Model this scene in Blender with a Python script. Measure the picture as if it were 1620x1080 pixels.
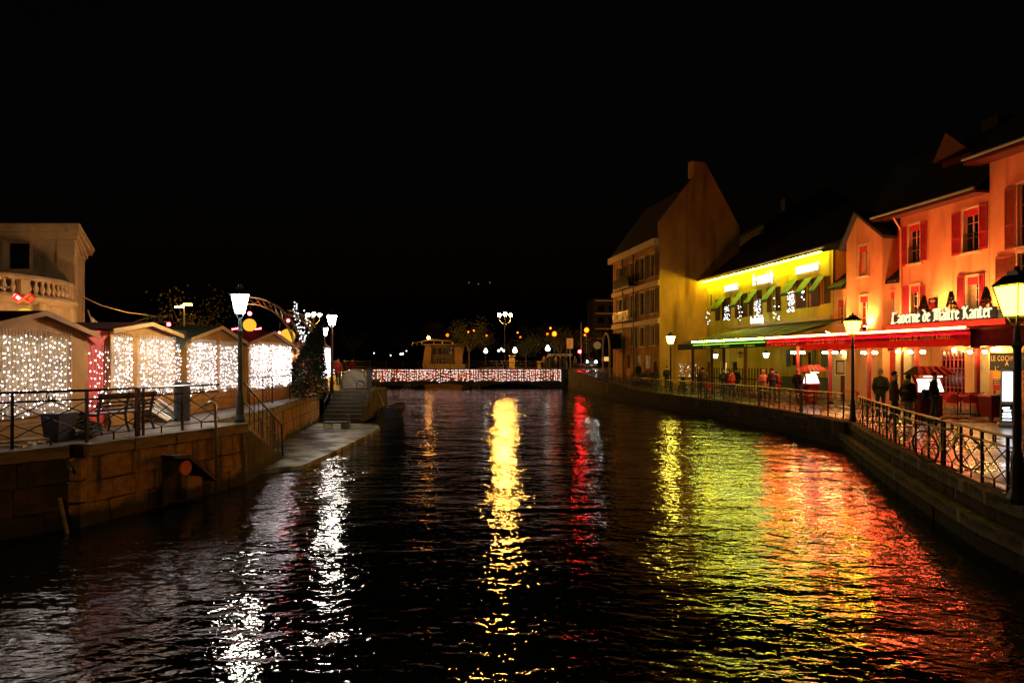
import bpy, math, random
from mathutils import Vector, Matrix
random.seed(7)
R = random.random
def U(a, b): return a + (b - a) * random.random()
C = bpy.context.scene.collection
SC = bpy.context.scene
for o in list(bpy.data.objects): bpy.data.objects.remove(o)

# ------------------------------------------------------------------ camera, sky, exposure
EYE = 3.1                      # camera above the water; far away things sit around the horizon line
cam = bpy.data.cameras.new('camera'); co = bpy.data.objects.new('camera', cam); C.objects.link(co)
co.location = (0, 0, EYE); co.rotation_euler = (math.pi/2, 0, 0)
cam.lens = 24; cam.sensor_width = 36; cam.shift_y = 32/1620; cam.clip_start = .05; cam.clip_end = 5000
SC.camera = co
w = bpy.data.worlds.new('World'); SC.world = w; w.use_nodes = True
nt = w.node_tree; nt.nodes.clear()
sky = nt.nodes.new('ShaderNodeTexSky'); sky.sky_type = 'NISHITA'; sky.sun_disc = False
sky.sun_elevation = math.radians(-2); sky.sun_rotation = math.radians(200)
bg = nt.nodes.new('ShaderNodeBackground'); bg.inputs[1].default_value = 0.006
out = nt.nodes.new('ShaderNodeOutputWorld')
nt.links.new(sky.outputs[0], bg.inputs[0]); nt.links.new(bg.outputs[0], out.inputs[0])
SC.view_settings.view_transform = 'Standard'; SC.view_settings.look = 'None'
SC.view_settings.exposure = 0.0; SC.view_settings.gamma = 1.0
SC.view_settings.use_curve_mapping = False
SC.render.engine = 'CYCLES'
cy = SC.cycles
cy.use_denoising = True; cy.max_bounces = 6; cy.diffuse_bounces = 2; cy.glossy_bounces = 4
cy.transmission_bounces = 4; cy.transparent_max_bounces = 8
cy.sample_clamp_indirect = 60.0; cy.sample_clamp_direct = 0.0
cy.use_light_tree = True; cy.caustics_reflective = False; cy.caustics_refractive = False
cy.use_adaptive_sampling = True; cy.adaptive_threshold = 0.01

# ------------------------------------------------------------------ materials
M = {}
def mat(name, col, rough=.7, metal=0., var=.25, scale=3., bump=.0, bscale=None, spec=.5, stain=None, rvar=0., tide=False, streak=None):
    m = bpy.data.materials.new(name); m.use_nodes = True; t = m.node_tree; n = t.nodes; l = t.links
    p = n['Principled BSDF']; p.inputs['Roughness'].default_value = rough; p.inputs['Metallic'].default_value = metal
    p.inputs['Specular IOR Level'].default_value = spec
    tc = n.new('ShaderNodeTexCoord')
    no = n.new('ShaderNodeTexNoise'); no.inputs['Scale'].default_value = scale; no.inputs['Detail'].default_value = 6
    no.inputs['Roughness'].default_value = .65
    l.new(tc.outputs['Object'], no.inputs['Vector'])
    mix = n.new('ShaderNodeMix'); mix.data_type = 'RGBA'
    mr = n.new('ShaderNodeMapRange'); mr.inputs[1].default_value = .3; mr.inputs[2].default_value = .7
    l.new(no.outputs['Fac'], mr.inputs[0]); l.new(mr.outputs[0], mix.inputs[0])
    mix.inputs[6].default_value = (*[max(0, c*(1-var)) for c in col], 1)
    mix.inputs[7].default_value = (*[min(1, c*(1+var)) for c in col], 1)
    src = mix.outputs[2]
    if stain:
        scol, sscale, lo, hi, stretch = stain
        mp = n.new('ShaderNodeMapping'); mp.inputs['Scale'].default_value = stretch
        l.new(tc.outputs['Object'], mp.inputs[0])
        n2 = n.new('ShaderNodeTexNoise'); n2.inputs['Scale'].default_value = sscale; n2.inputs['Detail'].default_value = 8
        l.new(mp.outputs[0], n2.inputs['Vector'])
        m2 = n.new('ShaderNodeMapRange'); m2.inputs[1].default_value = lo; m2.inputs[2].default_value = hi
        l.new(n2.outputs['Fac'], m2.inputs[0])
        mx = n.new('ShaderNodeMix'); mx.data_type = 'RGBA'
        l.new(m2.outputs[0], mx.inputs[0]); l.new(src, mx.inputs[6]); mx.inputs[7].default_value = (*scol, 1)
        src = mx.outputs[2]
    geo = n.new('ShaderNodeNewGeometry')
    if streak:   # run-down marks: noise in world space, long in z
        kcol, ks, lo, hi = streak
        mp = n.new('ShaderNodeMapping'); mp.inputs['Scale'].default_value = (ks, ks, ks*.12); l.new(geo.outputs['Position'], mp.inputs[0])
        n3 = n.new('ShaderNodeTexNoise'); n3.inputs['Scale'].default_value = 1; n3.inputs['Detail'].default_value = 6; l.new(mp.outputs[0], n3.inputs['Vector'])
        m3 = n.new('ShaderNodeMapRange'); m3.inputs[1].default_value = lo; m3.inputs[2].default_value = hi; l.new(n3.outputs['Fac'], m3.inputs[0])
        mx = n.new('ShaderNodeMix'); mx.data_type = 'RGBA'; l.new(m3.outputs[0], mx.inputs[0]); l.new(src, mx.inputs[6]); mx.inputs[7].default_value = (*kcol, 1); src = mx.outputs[2]
    if tide:     # algae up to the high-water line, with a ragged edge
        sp = n.new('ShaderNodeSeparateXYZ'); l.new(geo.outputs['Position'], sp.inputs[0])
        n4 = n.new('ShaderNodeTexNoise'); n4.inputs['Scale'].default_value = 1.8; n4.inputs['Detail'].default_value = 6; l.new(geo.outputs['Position'], n4.inputs['Vector'])
        ma = n.new('ShaderNodeMath'); ma.operation = 'MULTIPLY_ADD'; ma.inputs[1].default_value = -.55; l.new(n4.outputs['Fac'], ma.inputs[0]); l.new(sp.outputs['Z'], ma.inputs[2])
        m4 = n.new('ShaderNodeMapRange'); m4.inputs[1].default_value = .12; m4.inputs[2].default_value = -.03; l.new(ma.outputs[0], m4.inputs[0])
        mx = n.new('ShaderNodeMix'); mx.data_type = 'RGBA'; l.new(m4.outputs[0], mx.inputs[0]); l.new(src, mx.inputs[6]); mx.inputs[7].default_value = (.018, .02, .008, 1); src = mx.outputs[2]
    l.new(src, p.inputs['Base Color'])
    if rvar:
        m3 = n.new('ShaderNodeMapRange'); m3.inputs[1].default_value = .35; m3.inputs[2].default_value = .65
        m3.inputs[3].default_value = max(0.02, rough-rvar); m3.inputs[4].default_value = rough+rvar
        l.new(no.outputs['Fac'], m3.inputs[0]); l.new(m3.outputs[0], p.inputs['Roughness'])
    if bump:
        nb = n.new('ShaderNodeTexNoise'); nb.inputs['Scale'].default_value = bscale or scale*6; nb.inputs['Detail'].default_value = 5
        l.new(tc.outputs['Object'], nb.inputs['Vector'])
        b = n.new('ShaderNodeBump'); b.inputs['Strength'].default_value = 1; b.inputs['Distance'].default_value = bump
        l.new(nb.outputs['Fac'], b.inputs['Height']); l.new(b.outputs[0], p.inputs['Normal'])
    M[name] = m; return m
def emi(name, col, st, sample=True):
    m = bpy.data.materials.new(name); m.use_nodes = True; t = m.node_tree; t.nodes.clear()
    e = t.nodes.new('ShaderNodeEmission'); e.inputs[0].default_value = (*col, 1); e.inputs[1].default_value = st
    o = t.nodes.new('ShaderNodeOutputMaterial'); t.links.new(e.outputs[0], o.inputs[0])
    if not sample:
        m.cycles.emission_sampling = 'NONE'
    M[name] = m; return m
def curtain_mat(name, cols, st):
    """bulbs of several colours: one colour per bulb, by the mesh island"""
    m = bpy.data.materials.new(name); m.use_nodes = True; t = m.node_tree; t.nodes.clear()
    g = t.nodes.new('ShaderNodeNewGeometry'); r = t.nodes.new('ShaderNodeValToRGB'); r.color_ramp.interpolation = 'CONSTANT'
    el = r.color_ramp.elements
    el[0].position = 0; el[0].color = (*cols[0], 1); el[1].position = 1/len(cols); el[1].color = (*cols[1], 1)
    for i in range(2, len(cols)):
        e = el.new(i/len(cols)); e.color = (*cols[i], 1)
    e = t.nodes.new('ShaderNodeEmission'); e.inputs[1].default_value = st
    o = t.nodes.new('ShaderNodeOutputMaterial')
    t.links.new(g.outputs['Random Per Island'], r.inputs[0]); t.links.new(r.outputs[0], e.inputs[0]); t.links.new(e.outputs[0], o.inputs[0])
    M[name] = m; return m

STAIN_D = ((.05, .045, .03), 1.2, .5, .72, (1, 1, .25))
mat('black_iron', (.010, .010, .011), .35, .3, .3, 20, .001)
mat('blue_iron', (.03, .06, .075), .4, .2, .3, 12, .001)
mat('galvanised', (.35, .34, .3), .35, .8, .2, 10)
mat('ply', (.40, .18, .025), .75, 0, .22, 2.2, .002, 14, stain=((.28, .11, .025), 2.5, .5, .75, (1, 1, .2)))
mat('ply_trim', (.52, .30, .09), .75, 0, .2, 5)
mat('film', (.44, .30, .16), .2, 0, .3, 3, .012, 5)
mat('red_cloth', (.62, .05, .025), .6, 0, .2, 3, .01, 6)
mat('green_cloth', (.02, .035, .02), .6, 0, .3, 3)
mat('roof_red', (.10, .022, .015), .6, 0, .3, 4)
mat('roof_green', (.035, .05, .03), .6, 0, .3, 4)
mat('limestone', (.50, .38, .24), .75, 0, .18, 1.6, .006, 10, stain=((.22, .15, .08), 1.8, .52, .75, (1, 1, .35)))
mat('dark_pane', (.008, .009, .012), .12, 0, .3, 2)
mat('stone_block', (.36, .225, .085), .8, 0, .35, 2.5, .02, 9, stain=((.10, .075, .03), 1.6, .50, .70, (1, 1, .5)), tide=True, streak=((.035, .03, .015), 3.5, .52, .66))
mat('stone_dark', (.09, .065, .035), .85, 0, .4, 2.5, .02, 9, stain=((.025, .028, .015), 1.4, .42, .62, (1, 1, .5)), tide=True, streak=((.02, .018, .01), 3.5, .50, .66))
mat('mortar', (.022, .018, .01), .9, 0, .4, 5, .01)
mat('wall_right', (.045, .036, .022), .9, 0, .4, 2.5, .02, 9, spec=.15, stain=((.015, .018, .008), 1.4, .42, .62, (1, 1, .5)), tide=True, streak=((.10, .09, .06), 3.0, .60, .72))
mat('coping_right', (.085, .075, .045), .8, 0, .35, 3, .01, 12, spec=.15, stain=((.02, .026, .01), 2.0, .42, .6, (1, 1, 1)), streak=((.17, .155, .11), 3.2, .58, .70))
mat('boat_paint', (.24, .14, .06), .6, 0, .15, 3)
mat('step_stone', (.06, .055, .035), .8, 0, .35, 3, .01, 12, spec=.2)
mat('coping', (.20, .16, .10), .6, 0, .3, 4, .01, 12, stain=((.04, .05, .02), 2.2, .48, .66, (1, 1, 1)))
mat('quay_paving', (.15, .125, .10), .42, 0, .3, 1.2, .006, 14, rvar=.15)
mat('wet_paving', (.055, .04, .03), .30, 0, .4, .6, .004, 3.2, rvar=.14, stain=((.02, .016, .013), .8, .45, .7, (1, 1, 1)))
mat('slab', (.30, .29, .19), .55, 0, .35, 1.1, .01, 8, stain=((.045, .05, .02), 1.1, .44, .56, (1, 1, 1)), rvar=.2)
mat('moss', (.035, .05, .015), .9, 0, .5, 10, .01)
mat('yellow_render', (.66, .50, .05), .8, 0, .12, .9, .004, 20, stain=((.46, .32, .04), 1.1, .48, .76, (1, 1, .3)), spec=.2, streak=((.34, .22, .04), 2.0, .56, .72))
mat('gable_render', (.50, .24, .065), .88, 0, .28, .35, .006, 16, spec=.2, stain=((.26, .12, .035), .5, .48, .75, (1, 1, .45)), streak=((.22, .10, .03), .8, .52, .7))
mat('orange_render', (.66, .33, .14), .82, 0, .13, .9, .006, 14, stain=((.56, .26, .10), 1.3, .46, .74, (1, 1, .3)), spec=.2, streak=((.40, .19, .08), 2.2, .56, .74))
mat('cream_render', (.62, .52, .30), .8, 0, .15, 1.5, .004, 16)
mat('cream_trim', (.60, .42, .24), .7, 0, .12, 3)
mat('brown_shutter', (.10, .04, .018), .65, 0, .25, 8, .001, spec=.15)
mat('red_shutter', (.40, .02, .035), .5, 0, .2, 6, .001)
mat('rust_shutter', (.28, .06, .02), .6, 0, .25, 6, .001)
mat('red_paint', (.42, .022, .02), .4, 0, .2, 6)
mat('maroon', (.15, .010, .010), .55, 0, .25, 5, spec=.15)
mat('awning_green', (.005, .016, .005), .6, 0, .2, 4, spec=.12)
mat('blind_green', (.012, .09, .03), .6, 0, .15, 4)
mat('blind_red', (.55, .02, .03), .6, 0, .15, 4)
mat('valance_red', (.20, .010, .008), .7, 0, .25, 5, spec=.15)
mat('gold_print', (.75, .48, .16), .6, 0, .1, 5)
mat('slate', (.018, .017, .017), .7, 0, .35, 6, .01)
mat('curtain_pink', (.55, .22, .14), .8, 0, .2, 6)
mat('curtain_cream', (.62, .48, .22), .8, 0, .2, 6)
mat('dark_green_paint', (.012, .05, .03), .5, 0, .2, 5)
mat('wood_bench', (.055, .04, .032), .3, 0, .3, 12, .002)
mat('conifer', (.03, .055, .018), .8, 0, .5, 15)
mat('foliage', (.07, .08, .025), .8, 0, .5, 9)
mat('bark', (.10, .07, .045), .9, 0, .4, 12, .01)
mat('agave', (.22, .26, .08), .6, 0, .3, 8)
mat('white_paint', (.72, .70, .64), .5, 0, .08, 4)
mat('tarp', (.20, .17, .11), .55, 0, .2, 4, .02, 4)
mat('navy', (.006, .007, .012), .6, 0, .3, 6)
mat('asphalt', (.05, .05, .05), .6, 0, .3, 2, .004, 20)
mat('dark_ground', (.03, .035, .02), .9, 0, .4, .5)
mat('dark_stone', (.10, .08, .055), .85, 0, .35, .6, .02, 5)
mat('chrome', (.7, .7, .68), .15, 1, .05, 4)
mat('bike_yellow', (.28, .32, .03), .3, 0, .1, 4)
mat('rubber', (.015, .015, .015), .7, 0, .2, 10)
mat('skin', (.50, .28, .19), .55, 0, .08, 10)
mat('denim', (.05, .07, .11), .8, 0, .25, 14)
mat('grey_denim', (.22, .22, .22), .8, 0, .25, 14)
mat('olive_cloth', (.055, .05, .025), .85, 0, .25, 10)
mat('brown_cloth', (.13, .07, .035), .8, 0, .25, 10)
mat('black_cloth', (.012, .012, .014), .8, 0, .3, 10)
mat('pink_cloth', (.50, .26, .22), .8, 0, .2, 10)
mat('red_coat', (.35, .02, .02), .8, 0, .2, 10)
mat('fur', (.50, .42, .28), .95, 0, .3, 30, .01)
mat('grey_hair', (.32, .29, .25), .9, 0, .3, 30)
mat('dark_hair', (.02, .014, .01), .7, 0, .3, 30)
mat('grey_shirt', (.38, .36, .34), .85, 0, .2, 10)
mat('sign_black', (.012, .012, .012), .5, 0, .2, 5)
mat('poster', (.60, .50, .30), .6, 0, .35, 7)
mat('life_orange', (.62, .14, .03), .45, 0, .15, 6)
mat('plastic_white', (.70, .68, .62), .35, 0, .08, 5)
emi('lamp_warm', (1, .78, .42), 55)
emi('lamp_white', (1, .88, .70), 200)
emi('lamp_yellow', (1, .72, .018), 34)
emi('lamp_sodium', (1, .42, .06), 1300)
emi('lamp_lime', (1, .84, .08), 75)
emi('sodium_far', (1, .10, .003), 9)
mat('eaves_paint', (.10, .03, .015), .7, 0, .25, 5, spec=.15)
emi('sodium_small', (1, .36, .05), 90)
emi('globe_white', (1, .93, .74), 7)
emi('bulb_warm', (1, .60, .18), 180)
emi('neon_yellow', (1, .90, .02), 100)
emi('lamp_orange', (1, .46, .09), 170)
emi('lane_amber', (1, .56, .20), 260)
emi('neon_green', (.80, 1, .12), 70)
emi('neon_green_dim', (.25, .9, .05), 1.6)
emi('neon_red', (1, .075, .02), 250)
emi('neon_red_dim', (1, .0, .02), 3)
emi('sign_white', (1, .97, .92), 1.8)
emi('sign_cream', (1, .92, .50), 1.25)
emi('panel_white', (.88, .92, 1), 5)
emi('panel_warm', (1, .93, .78), 3.2)
emi('deco_red', (1, .02, .03), 90)
emi('deco_ball', (1, .52, .04), 1.1)
emi('flood', (1, .66, .28), 160)
emi('headlight', (1, .95, .85), 160)
emi('traffic_red', (1, .01, .015), 170)
emi('window_glow', (1, .55, .16), .9)
emi('window_glow_soft', (1, .52, .16), .16)
emi('hill_light', (1, .5, .15), .25)
curtain_mat('curtain_bulb', [(1, .94, .93), (1, .88, .98), (.86, .85, 1), (.25, .21, .19), (1, .92, .82), (2.1, 2.0, 2.2), (.33, .29, .36)], 14)
curtain_mat('bridge_bulb', [(1, .80, .60), (1, .62, .60), (1, .25, .12), (1, .92, .9), (.9, .75, .95), (1, .85, .8)], 6)
emi('net_bulb', (.92, .95, 1), 8)
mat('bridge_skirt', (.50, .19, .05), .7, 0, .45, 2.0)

# ------------------------------------------------------------------ mesh builder
class MB:
    def __init__(s): s.v = []; s.f = []; s.mi = []; s.cur = 0
    def add(s, vs, fs):
        b = len(s.v); s.v += [tuple(x) for x in vs]
        for f in fs: s.f.append(tuple(b+i for i in f)); s.mi.append(s.cur)
        return s
    def hexa(s, p):   # p: 4 bottom ccw, 4 top ccw
        return s.add(p, [(3,2,1,0), (4,5,6,7), (0,1,5,4), (1,2,6,5), (2,3,7,6), (3,0,4,7)])
    def box(s, x0, x1, y0, y1, z0, z1):
        return s.hexa([(x0,y0,z0),(x1,y0,z0),(x1,y1,z0),(x0,y1,z0),(x0,y0,z1),(x1,y0,z1),(x1,y1,z1),(x0,y1,z1)])
    def quad(s, a, b, c, d): return s.add([a,b,c,d], [(0,1,2,3)])
    def poly(s, pts): return s.add(pts, [tuple(range(len(pts)))])
    def prism(s, poly, z0, z1):
        n = len(poly)
        vs = [(x,y,z0) for x,y in poly] + [(x,y,z1) for x,y in poly]
        fs = [tuple(range(n-1,-1,-1)), tuple(range(n,2*n))] + [(i,(i+1)%n,n+(i+1)%n,n+i) for i in range(n)]
        return s.add(vs, fs)
    def extr(s, pts, vec):   # planar polygon of 3d points, pushed along vec
        n = len(pts); v = Vector(vec)
        vs = [tuple(p) for p in pts] + [tuple(Vector(p)+v) for p in pts]
        fs = [tuple(range(n-1,-1,-1)), tuple(range(n,2*n))] + [(i,(i+1)%n,n+(i+1)%n,n+i) for i in range(n)]
        return s.add(vs, fs)
    def cyl(s, p0, p1, r0, r1=None, n=8, caps=True):
        r1 = r0 if r1 is None else r1
        p0 = Vector(p0); p1 = Vector(p1); d = p1-p0
        if d.length < 1e-6: return s
        d.normalize(); a = d.orthogonal().normalized(); b = d.cross(a)
        vs = []
        for p, r in ((p0,r0),(p1,r1)):
            for i in range(n):
                t = 2*math.pi*i/n; vs.append(p + a*(r*math.cos(t)) + b*(r*math.sin(t)))
        fs = [(i,(i+1)%n,n+(i+1)%n,n+i) for i in range(n)]
        if caps: fs += [tuple(range(n-1,-1,-1)), tuple(range(n,2*n))]
        return s.add(vs, fs)
    def tube(s, pts, r, n=6, closed=False):
        pts = [Vector(p) for p in pts]; N = len(pts); vs = []; a = None
        for i, p in enumerate(pts):
            if closed: d = pts[(i+1)%N]-pts[i-1]
            else: d = pts[min(i+1,N-1)]-pts[max(i-1,0)]
            d.normalize()
            a = d.orthogonal().normalized() if a is None else (a - d*a.dot(d)).normalized()
            b = d.cross(a); rr = r[i] if isinstance(r, (list,tuple)) else r
            for k in range(n):
                t = 2*math.pi*k/n; vs.append(p + a*(rr*math.cos(t)) + b*(rr*math.sin(t)))
        fs = []
        for i in range(N if closed else N-1):
            j = (i+1) % N
            for k in range(n): fs.append((i*n+k, i*n+(k+1)%n, j*n+(k+1)%n, j*n+k))
        if not closed: fs += [tuple(range(n-1,-1,-1)), tuple(range((N-1)*n, N*n))]
        return s.add(vs, fs)
    def lathe(s, prof, c=(0,0,0), n=12):   # prof: (r,z)
        vs = []; c = Vector(c)
        for r, z in prof:
            for i in range(n):
                t = 2*math.pi*(i+.5)/n; vs.append(c + Vector((r*math.cos(t), r*math.sin(t), z)))
        fs = []
        for j in range(len(prof)-1):
            for i in range(n): fs.append((j*n+i, j*n+(i+1)%n, (j+1)*n+(i+1)%n, (j+1)*n+i))
        fs += [tuple(range(n-1,-1,-1)), tuple(range((len(prof)-1)*n, len(prof)*n))]
        return s.add(vs, fs)
    def ball(s, c, r, n=12, m=8, sz=1.):
        prof = [(max(.001*r, r*math.sin(math.pi*j/m)), -r*sz*math.cos(math.pi*j/m)) for j in range(m+1)]
        return s.lathe(prof, c, n)
    def octa(s, c, r, rz=None):
        x,y,z = c; q = rz or r
        return s.add([(x+r,y,z),(x,y+r,z),(x-r,y,z),(x,y-r,z),(x,y,z+q),(x,y,z-q)],
                     [(0,1,4),(1,2,4),(2,3,4),(3,0,4),(1,0,5),(2,1,5),(3,2,5),(0,3,5)])
    def mesh(s, name, mats, smooth=False):
        me = bpy.data.meshes.new(name); me.from_pydata(s.v, [], s.f)
        for m in (mats if isinstance(mats, (list,tuple)) else [mats]): me.materials.append(M[m])
        if any(s.mi): me.polygons.foreach_set('material_index', s.mi)
        if smooth: me.polygons.foreach_set('use_smooth', [True]*len(me.polygons))
        me.update(); return me

WL = {}
def props(o, label=None, cat=None, group=None, kind=None):
    if label: o['label'] = label
    if cat: o['category'] = cat
    if group: o['group'] = group
    if kind: o['kind'] = kind
    return o
def root(name, label, cat, loc=(0,0,0), group=None, rz=0):
    o = bpy.data.objects.new(name, None); C.objects.link(o); o.location = loc; o.rotation_euler = (0,0,rz)
    o.empty_display_size = .2
    WL[o] = Vector(loc); return props(o, label, cat, group)
def obj(name, mb, mats=None, parent=None, label=None, cat=None, group=None, kind=None, smooth=False, local=False, bevel=0):
    """one mesh object; vertices are in world metres unless local"""
    me = mb.mesh(name, mats, smooth) if isinstance(mb, MB) else mb
    o = bpy.data.objects.new(name, me); C.objects.link(o)
    if parent is not None:
        o.parent = parent
        if not local: o.location = -WL[parent]
        WL[o] = Vector((0,0,0)) if not local else WL[parent]
    else: WL[o] = Vector((0,0,0))
    if bevel:
        b = o.modifiers.new('b', 'BEVEL'); b.width = bevel; b.segments = 1; b.limit_method = 'ANGLE'
    return props(o, label, cat, group, kind)
def S(name, mb, m, parent=None, **k): return obj(name, mb, m, parent, kind='structure', **k)
def dup(r, loc, rz=0, label=None, group=None):
    c = r.copy(); C.objects.link(c); c.location = loc; c.rotation_euler = (0,0,rz); WL[c] = Vector(loc)
    if label: c['label'] = label
    if group: c['group'] = group
    for ch in KIDS(r):
        k = ch.copy(); C.objects.link(k); k.parent = c
        for g in KIDS(ch):
            q = g.copy(); C.objects.link(q); q.parent = k
    return c
_kids = {}
def KIDS(r):
    return [o for o in r.children]
def place(name, me, parent, loc, rot=(0,0,0), sc=(1,1,1), kind=None, label=None):
    """a repeated piece that shares mesh data; loc in world metres"""
    o = bpy.data.objects.new(name, me); C.objects.link(o); o.parent = parent
    o.location = Vector(loc) - WL[parent]; o.rotation_euler = rot; o.scale = sc
    return props(o, label, kind=kind)
def orient(name, me, parent, p0, p1, wdt=1.):
    """a unit-length (z 0..1) shared bar between two world points"""
    p0 = Vector(p0); p1 = Vector(p1); d = p1-p0
    o = bpy.data.objects.new(name, me); C.objects.link(o); o.parent = parent
    q = d.to_track_quat('Z', 'Y')
    o.matrix_basis = Matrix.Translation(p0 - WL[parent]) @ q.to_matrix().to_4x4() @ Matrix.Diagonal((wdt, wdt, d.length, 1))
    return o
def at(px, py, Y): return Vector(((px-810)/1080*Y, Y, EYE + (572-py)/1080*Y))
UB = MB().box(-.5,.5,-.5,.5,-.5,.5)
def chamfer_box(name, m, c=.06):
    """unit block with worn edges: 24 faces"""
    import bmesh
    bm = bmesh.new(); bmesh.ops.create_cube(bm, size=1)
    bmesh.ops.bevel(bm, geom=bm.edges[:], offset=c, segments=1, affect='EDGES', clamp_overlap=True)
    for v in bm.verts:
        v.co += Vector((U(-.015,.015), U(-.015,.015), U(-.03,.03)))
    me = bpy.data.meshes.new(name); bm.to_mesh(me); bm.free(); me.materials.append(M[m]); return me
def dist(a, b): return math.hypot(a[0]-b[0], a[1]-b[1])
def along(path, step):
    """points and directions every step metres along an xy path"""
    out = []; carry = 0.
    for a, b in zip(path, path[1:]):
        L = dist(a, b); t = carry
        while t < L:
            out.append(((a[0]+(b[0]-a[0])*t/L, a[1]+(b[1]-a[1])*t/L), ((b[0]-a[0])/L, (b[1]-a[1])/L))); t += step
        carry = t - L
    return out
def offset_path(path, d):
    r = []
    for i, p in enumerate(path):
        a = path[max(i-1,0)]; b = path[min(i+1,len(path)-1)]
        L = dist(a,b); r.append((p[0]-(b[1]-a[1])/L*d, p[1]+(b[0]-a[0])/L*d))
    return r
# broad-nib blackletter: every letter is a few pen strokes
NIB = {
'i': (.34, [[(0,.85),(.12,1),(.12,.15),(.24,0)], [(.06,1.25),(.18,1.35)]]),
'î': (.34, [[(0,.85),(.12,1),(.12,.15),(.24,0)], [(-.04,1.2),(.12,1.42),(.28,1.2)]]),
'n': (.70, [[(0,.85),(.12,1),(.12,.12),(.2,0)], [(.12,.8),(.42,1),(.5,.85),(.5,.15),(.6,0)]]),
'm': (1.08, [[(0,.85),(.12,1),(.12,.12),(.2,0)], [(.12,.8),(.42,1),(.5,.85),(.5,.1)], [(.5,.8),(.8,1),(.88,.85),(.88,.15),(.98,0)]]),
'u': (.70, [[(0,.85),(.12,1),(.12,.15),(.3,0),(.5,.15)], [(.5,1),(.5,.15),(.6,0)]]),
'r': (.55, [[(0,.85),(.12,1),(.12,.12),(.2,0)], [(.12,.8),(.38,1),(.48,.85)]]),
'e': (.58, [[(.1,.5),(.45,.68),(.42,.85),(.28,1),(.1,.85),(.1,.18),(.28,0),(.48,.15)]]),
'a': (.66, [[(.08,.85),(.25,1),(.45,.85),(.45,.12),(.55,0)], [(.45,.58),(.22,.5),(.08,.35),(.08,.15),(.22,0),(.45,.15)]]),
'v': (.64, [[(0,.85),(.12,1),(.12,.25),(.3,0),(.5,.2),(.5,.85),(.38,1),(.2,.9)]]),
'd': (.64, [[(.05,1.45),(.35,1.2),(.5,.85),(.5,.15),(.3,0),(.1,.15),(.1,.7),(.25,.92),(.48,.75)]]),
't': (.50, [[(.12,1.25),(.12,.15),(.28,0),(.42,.12)], [(-.02,1),(.35,1)]]),
'l': (.34, [[(.12,1.45),(.12,.15),(.25,0)]]),
'h': (.66, [[(.12,1.45),(.12,.1)], [(.12,.8),(.42,1),(.5,.8),(.5,.2),(.35,-.2)]]),
'c': (.54, [[(.42,.88),(.28,1),(.1,.85),(.1,.18),(.28,0),(.45,.14)]]),
'T': (1.0, [[(.02,1.22),(.2,1.42),(.5,1.32),(.88,1.45)], [(.5,1.3),(.22,1.15),(.08,.8),(.08,.32),(.32,0),(.8,.16)]]),
'M': (1.25, [[(0,1.2),(.15,1.42),(.28,1.25),(.28,.1),(.1,0)], [(.28,1.2),(.55,1.42),(.65,1.25),(.65,.1)], [(.65,1.2),(.92,1.42),(1.02,1.25),(1.02,.1),(1.12,0)]]),
'K': (.98, [[(0,1.2),(.15,1.42),(.25,1.25),(.25,.1),(.1,0)], [(.25,.7),(.7,1.42)], [(.35,.8),(.6,.4),(.6,.15),(.85,0)]]),
'L': (.92, [[(.1,1.2),(.25,1.42),(.3,1.2),(.25,.15),(.05,0),(.4,.1),(.75,0),(.8,.25)]]),
'.': (.25, [[(.05,.02),(.12,.1)]]), ' ': (.42, []), '_': (.6, [[(0,.02),(.55,.04)]]),
}
def nib_text(mb, text, P0, du, dz, n, width, height, thick=.05, pen=.11):
    """letters along the unit vector du from P0, raised along n; width in metres for the whole line"""
    tot = sum(NIB[c][0] for c in text); sx = width/tot; sz = height/1.42
    du = Vector(du); n = Vector(n); up = Vector((0,0,1)); x = 0
    v2 = (pen*.85, pen*.75)
    for c in text:
        wd, strokes = NIB[c]
        for st in strokes:
            for a, b in zip(st, st[1:]):
                q = [(a[0]-v2[0],a[1]-v2[1]), (a[0]+v2[0],a[1]+v2[1]), (b[0]+v2[0],b[1]+v2[1]), (b[0]-v2[0],b[1]-v2[1])]
                cr = (b[0]-a[0])*v2[1]-(b[1]-a[1])*v2[0]
                if abs(cr) < .004: q[1] = (q[1][0]-.03,q[1][1]+.03); q[2] = (q[2][0]-.03,q[2][1]+.03)
                pts = [Vector(P0) + du*((x+u)*sx) + up*(v*sz) + n*U(0,.004) for u, v in q]
                mb.extr(pts, n*thick)
        x += wd
    return mb
def font_mesh(text, size, name, mname, extrude=.02, spacing=1.):
    cu = bpy.data.curves.new(name, 'FONT'); cu.body = text; cu.size = size; cu.extrude = extrude; cu.space_character = spacing
    cu.align_x = 'CENTER'; cu.align_y = 'CENTER'; cu.resolution_u = 2; cu.offset = size*.02
    o = bpy.data.objects.new(name, cu); C.objects.link(o)
    dg = bpy.context.evaluated_depsgraph_get(); me = bpy.data.meshes.new_from_object(o.evaluated_get(dg))
    bpy.data.objects.remove(o); bpy.data.curves.remove(cu); me.name = name
    me.materials.clear(); me.materials.append(M[mname]); return me

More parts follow.
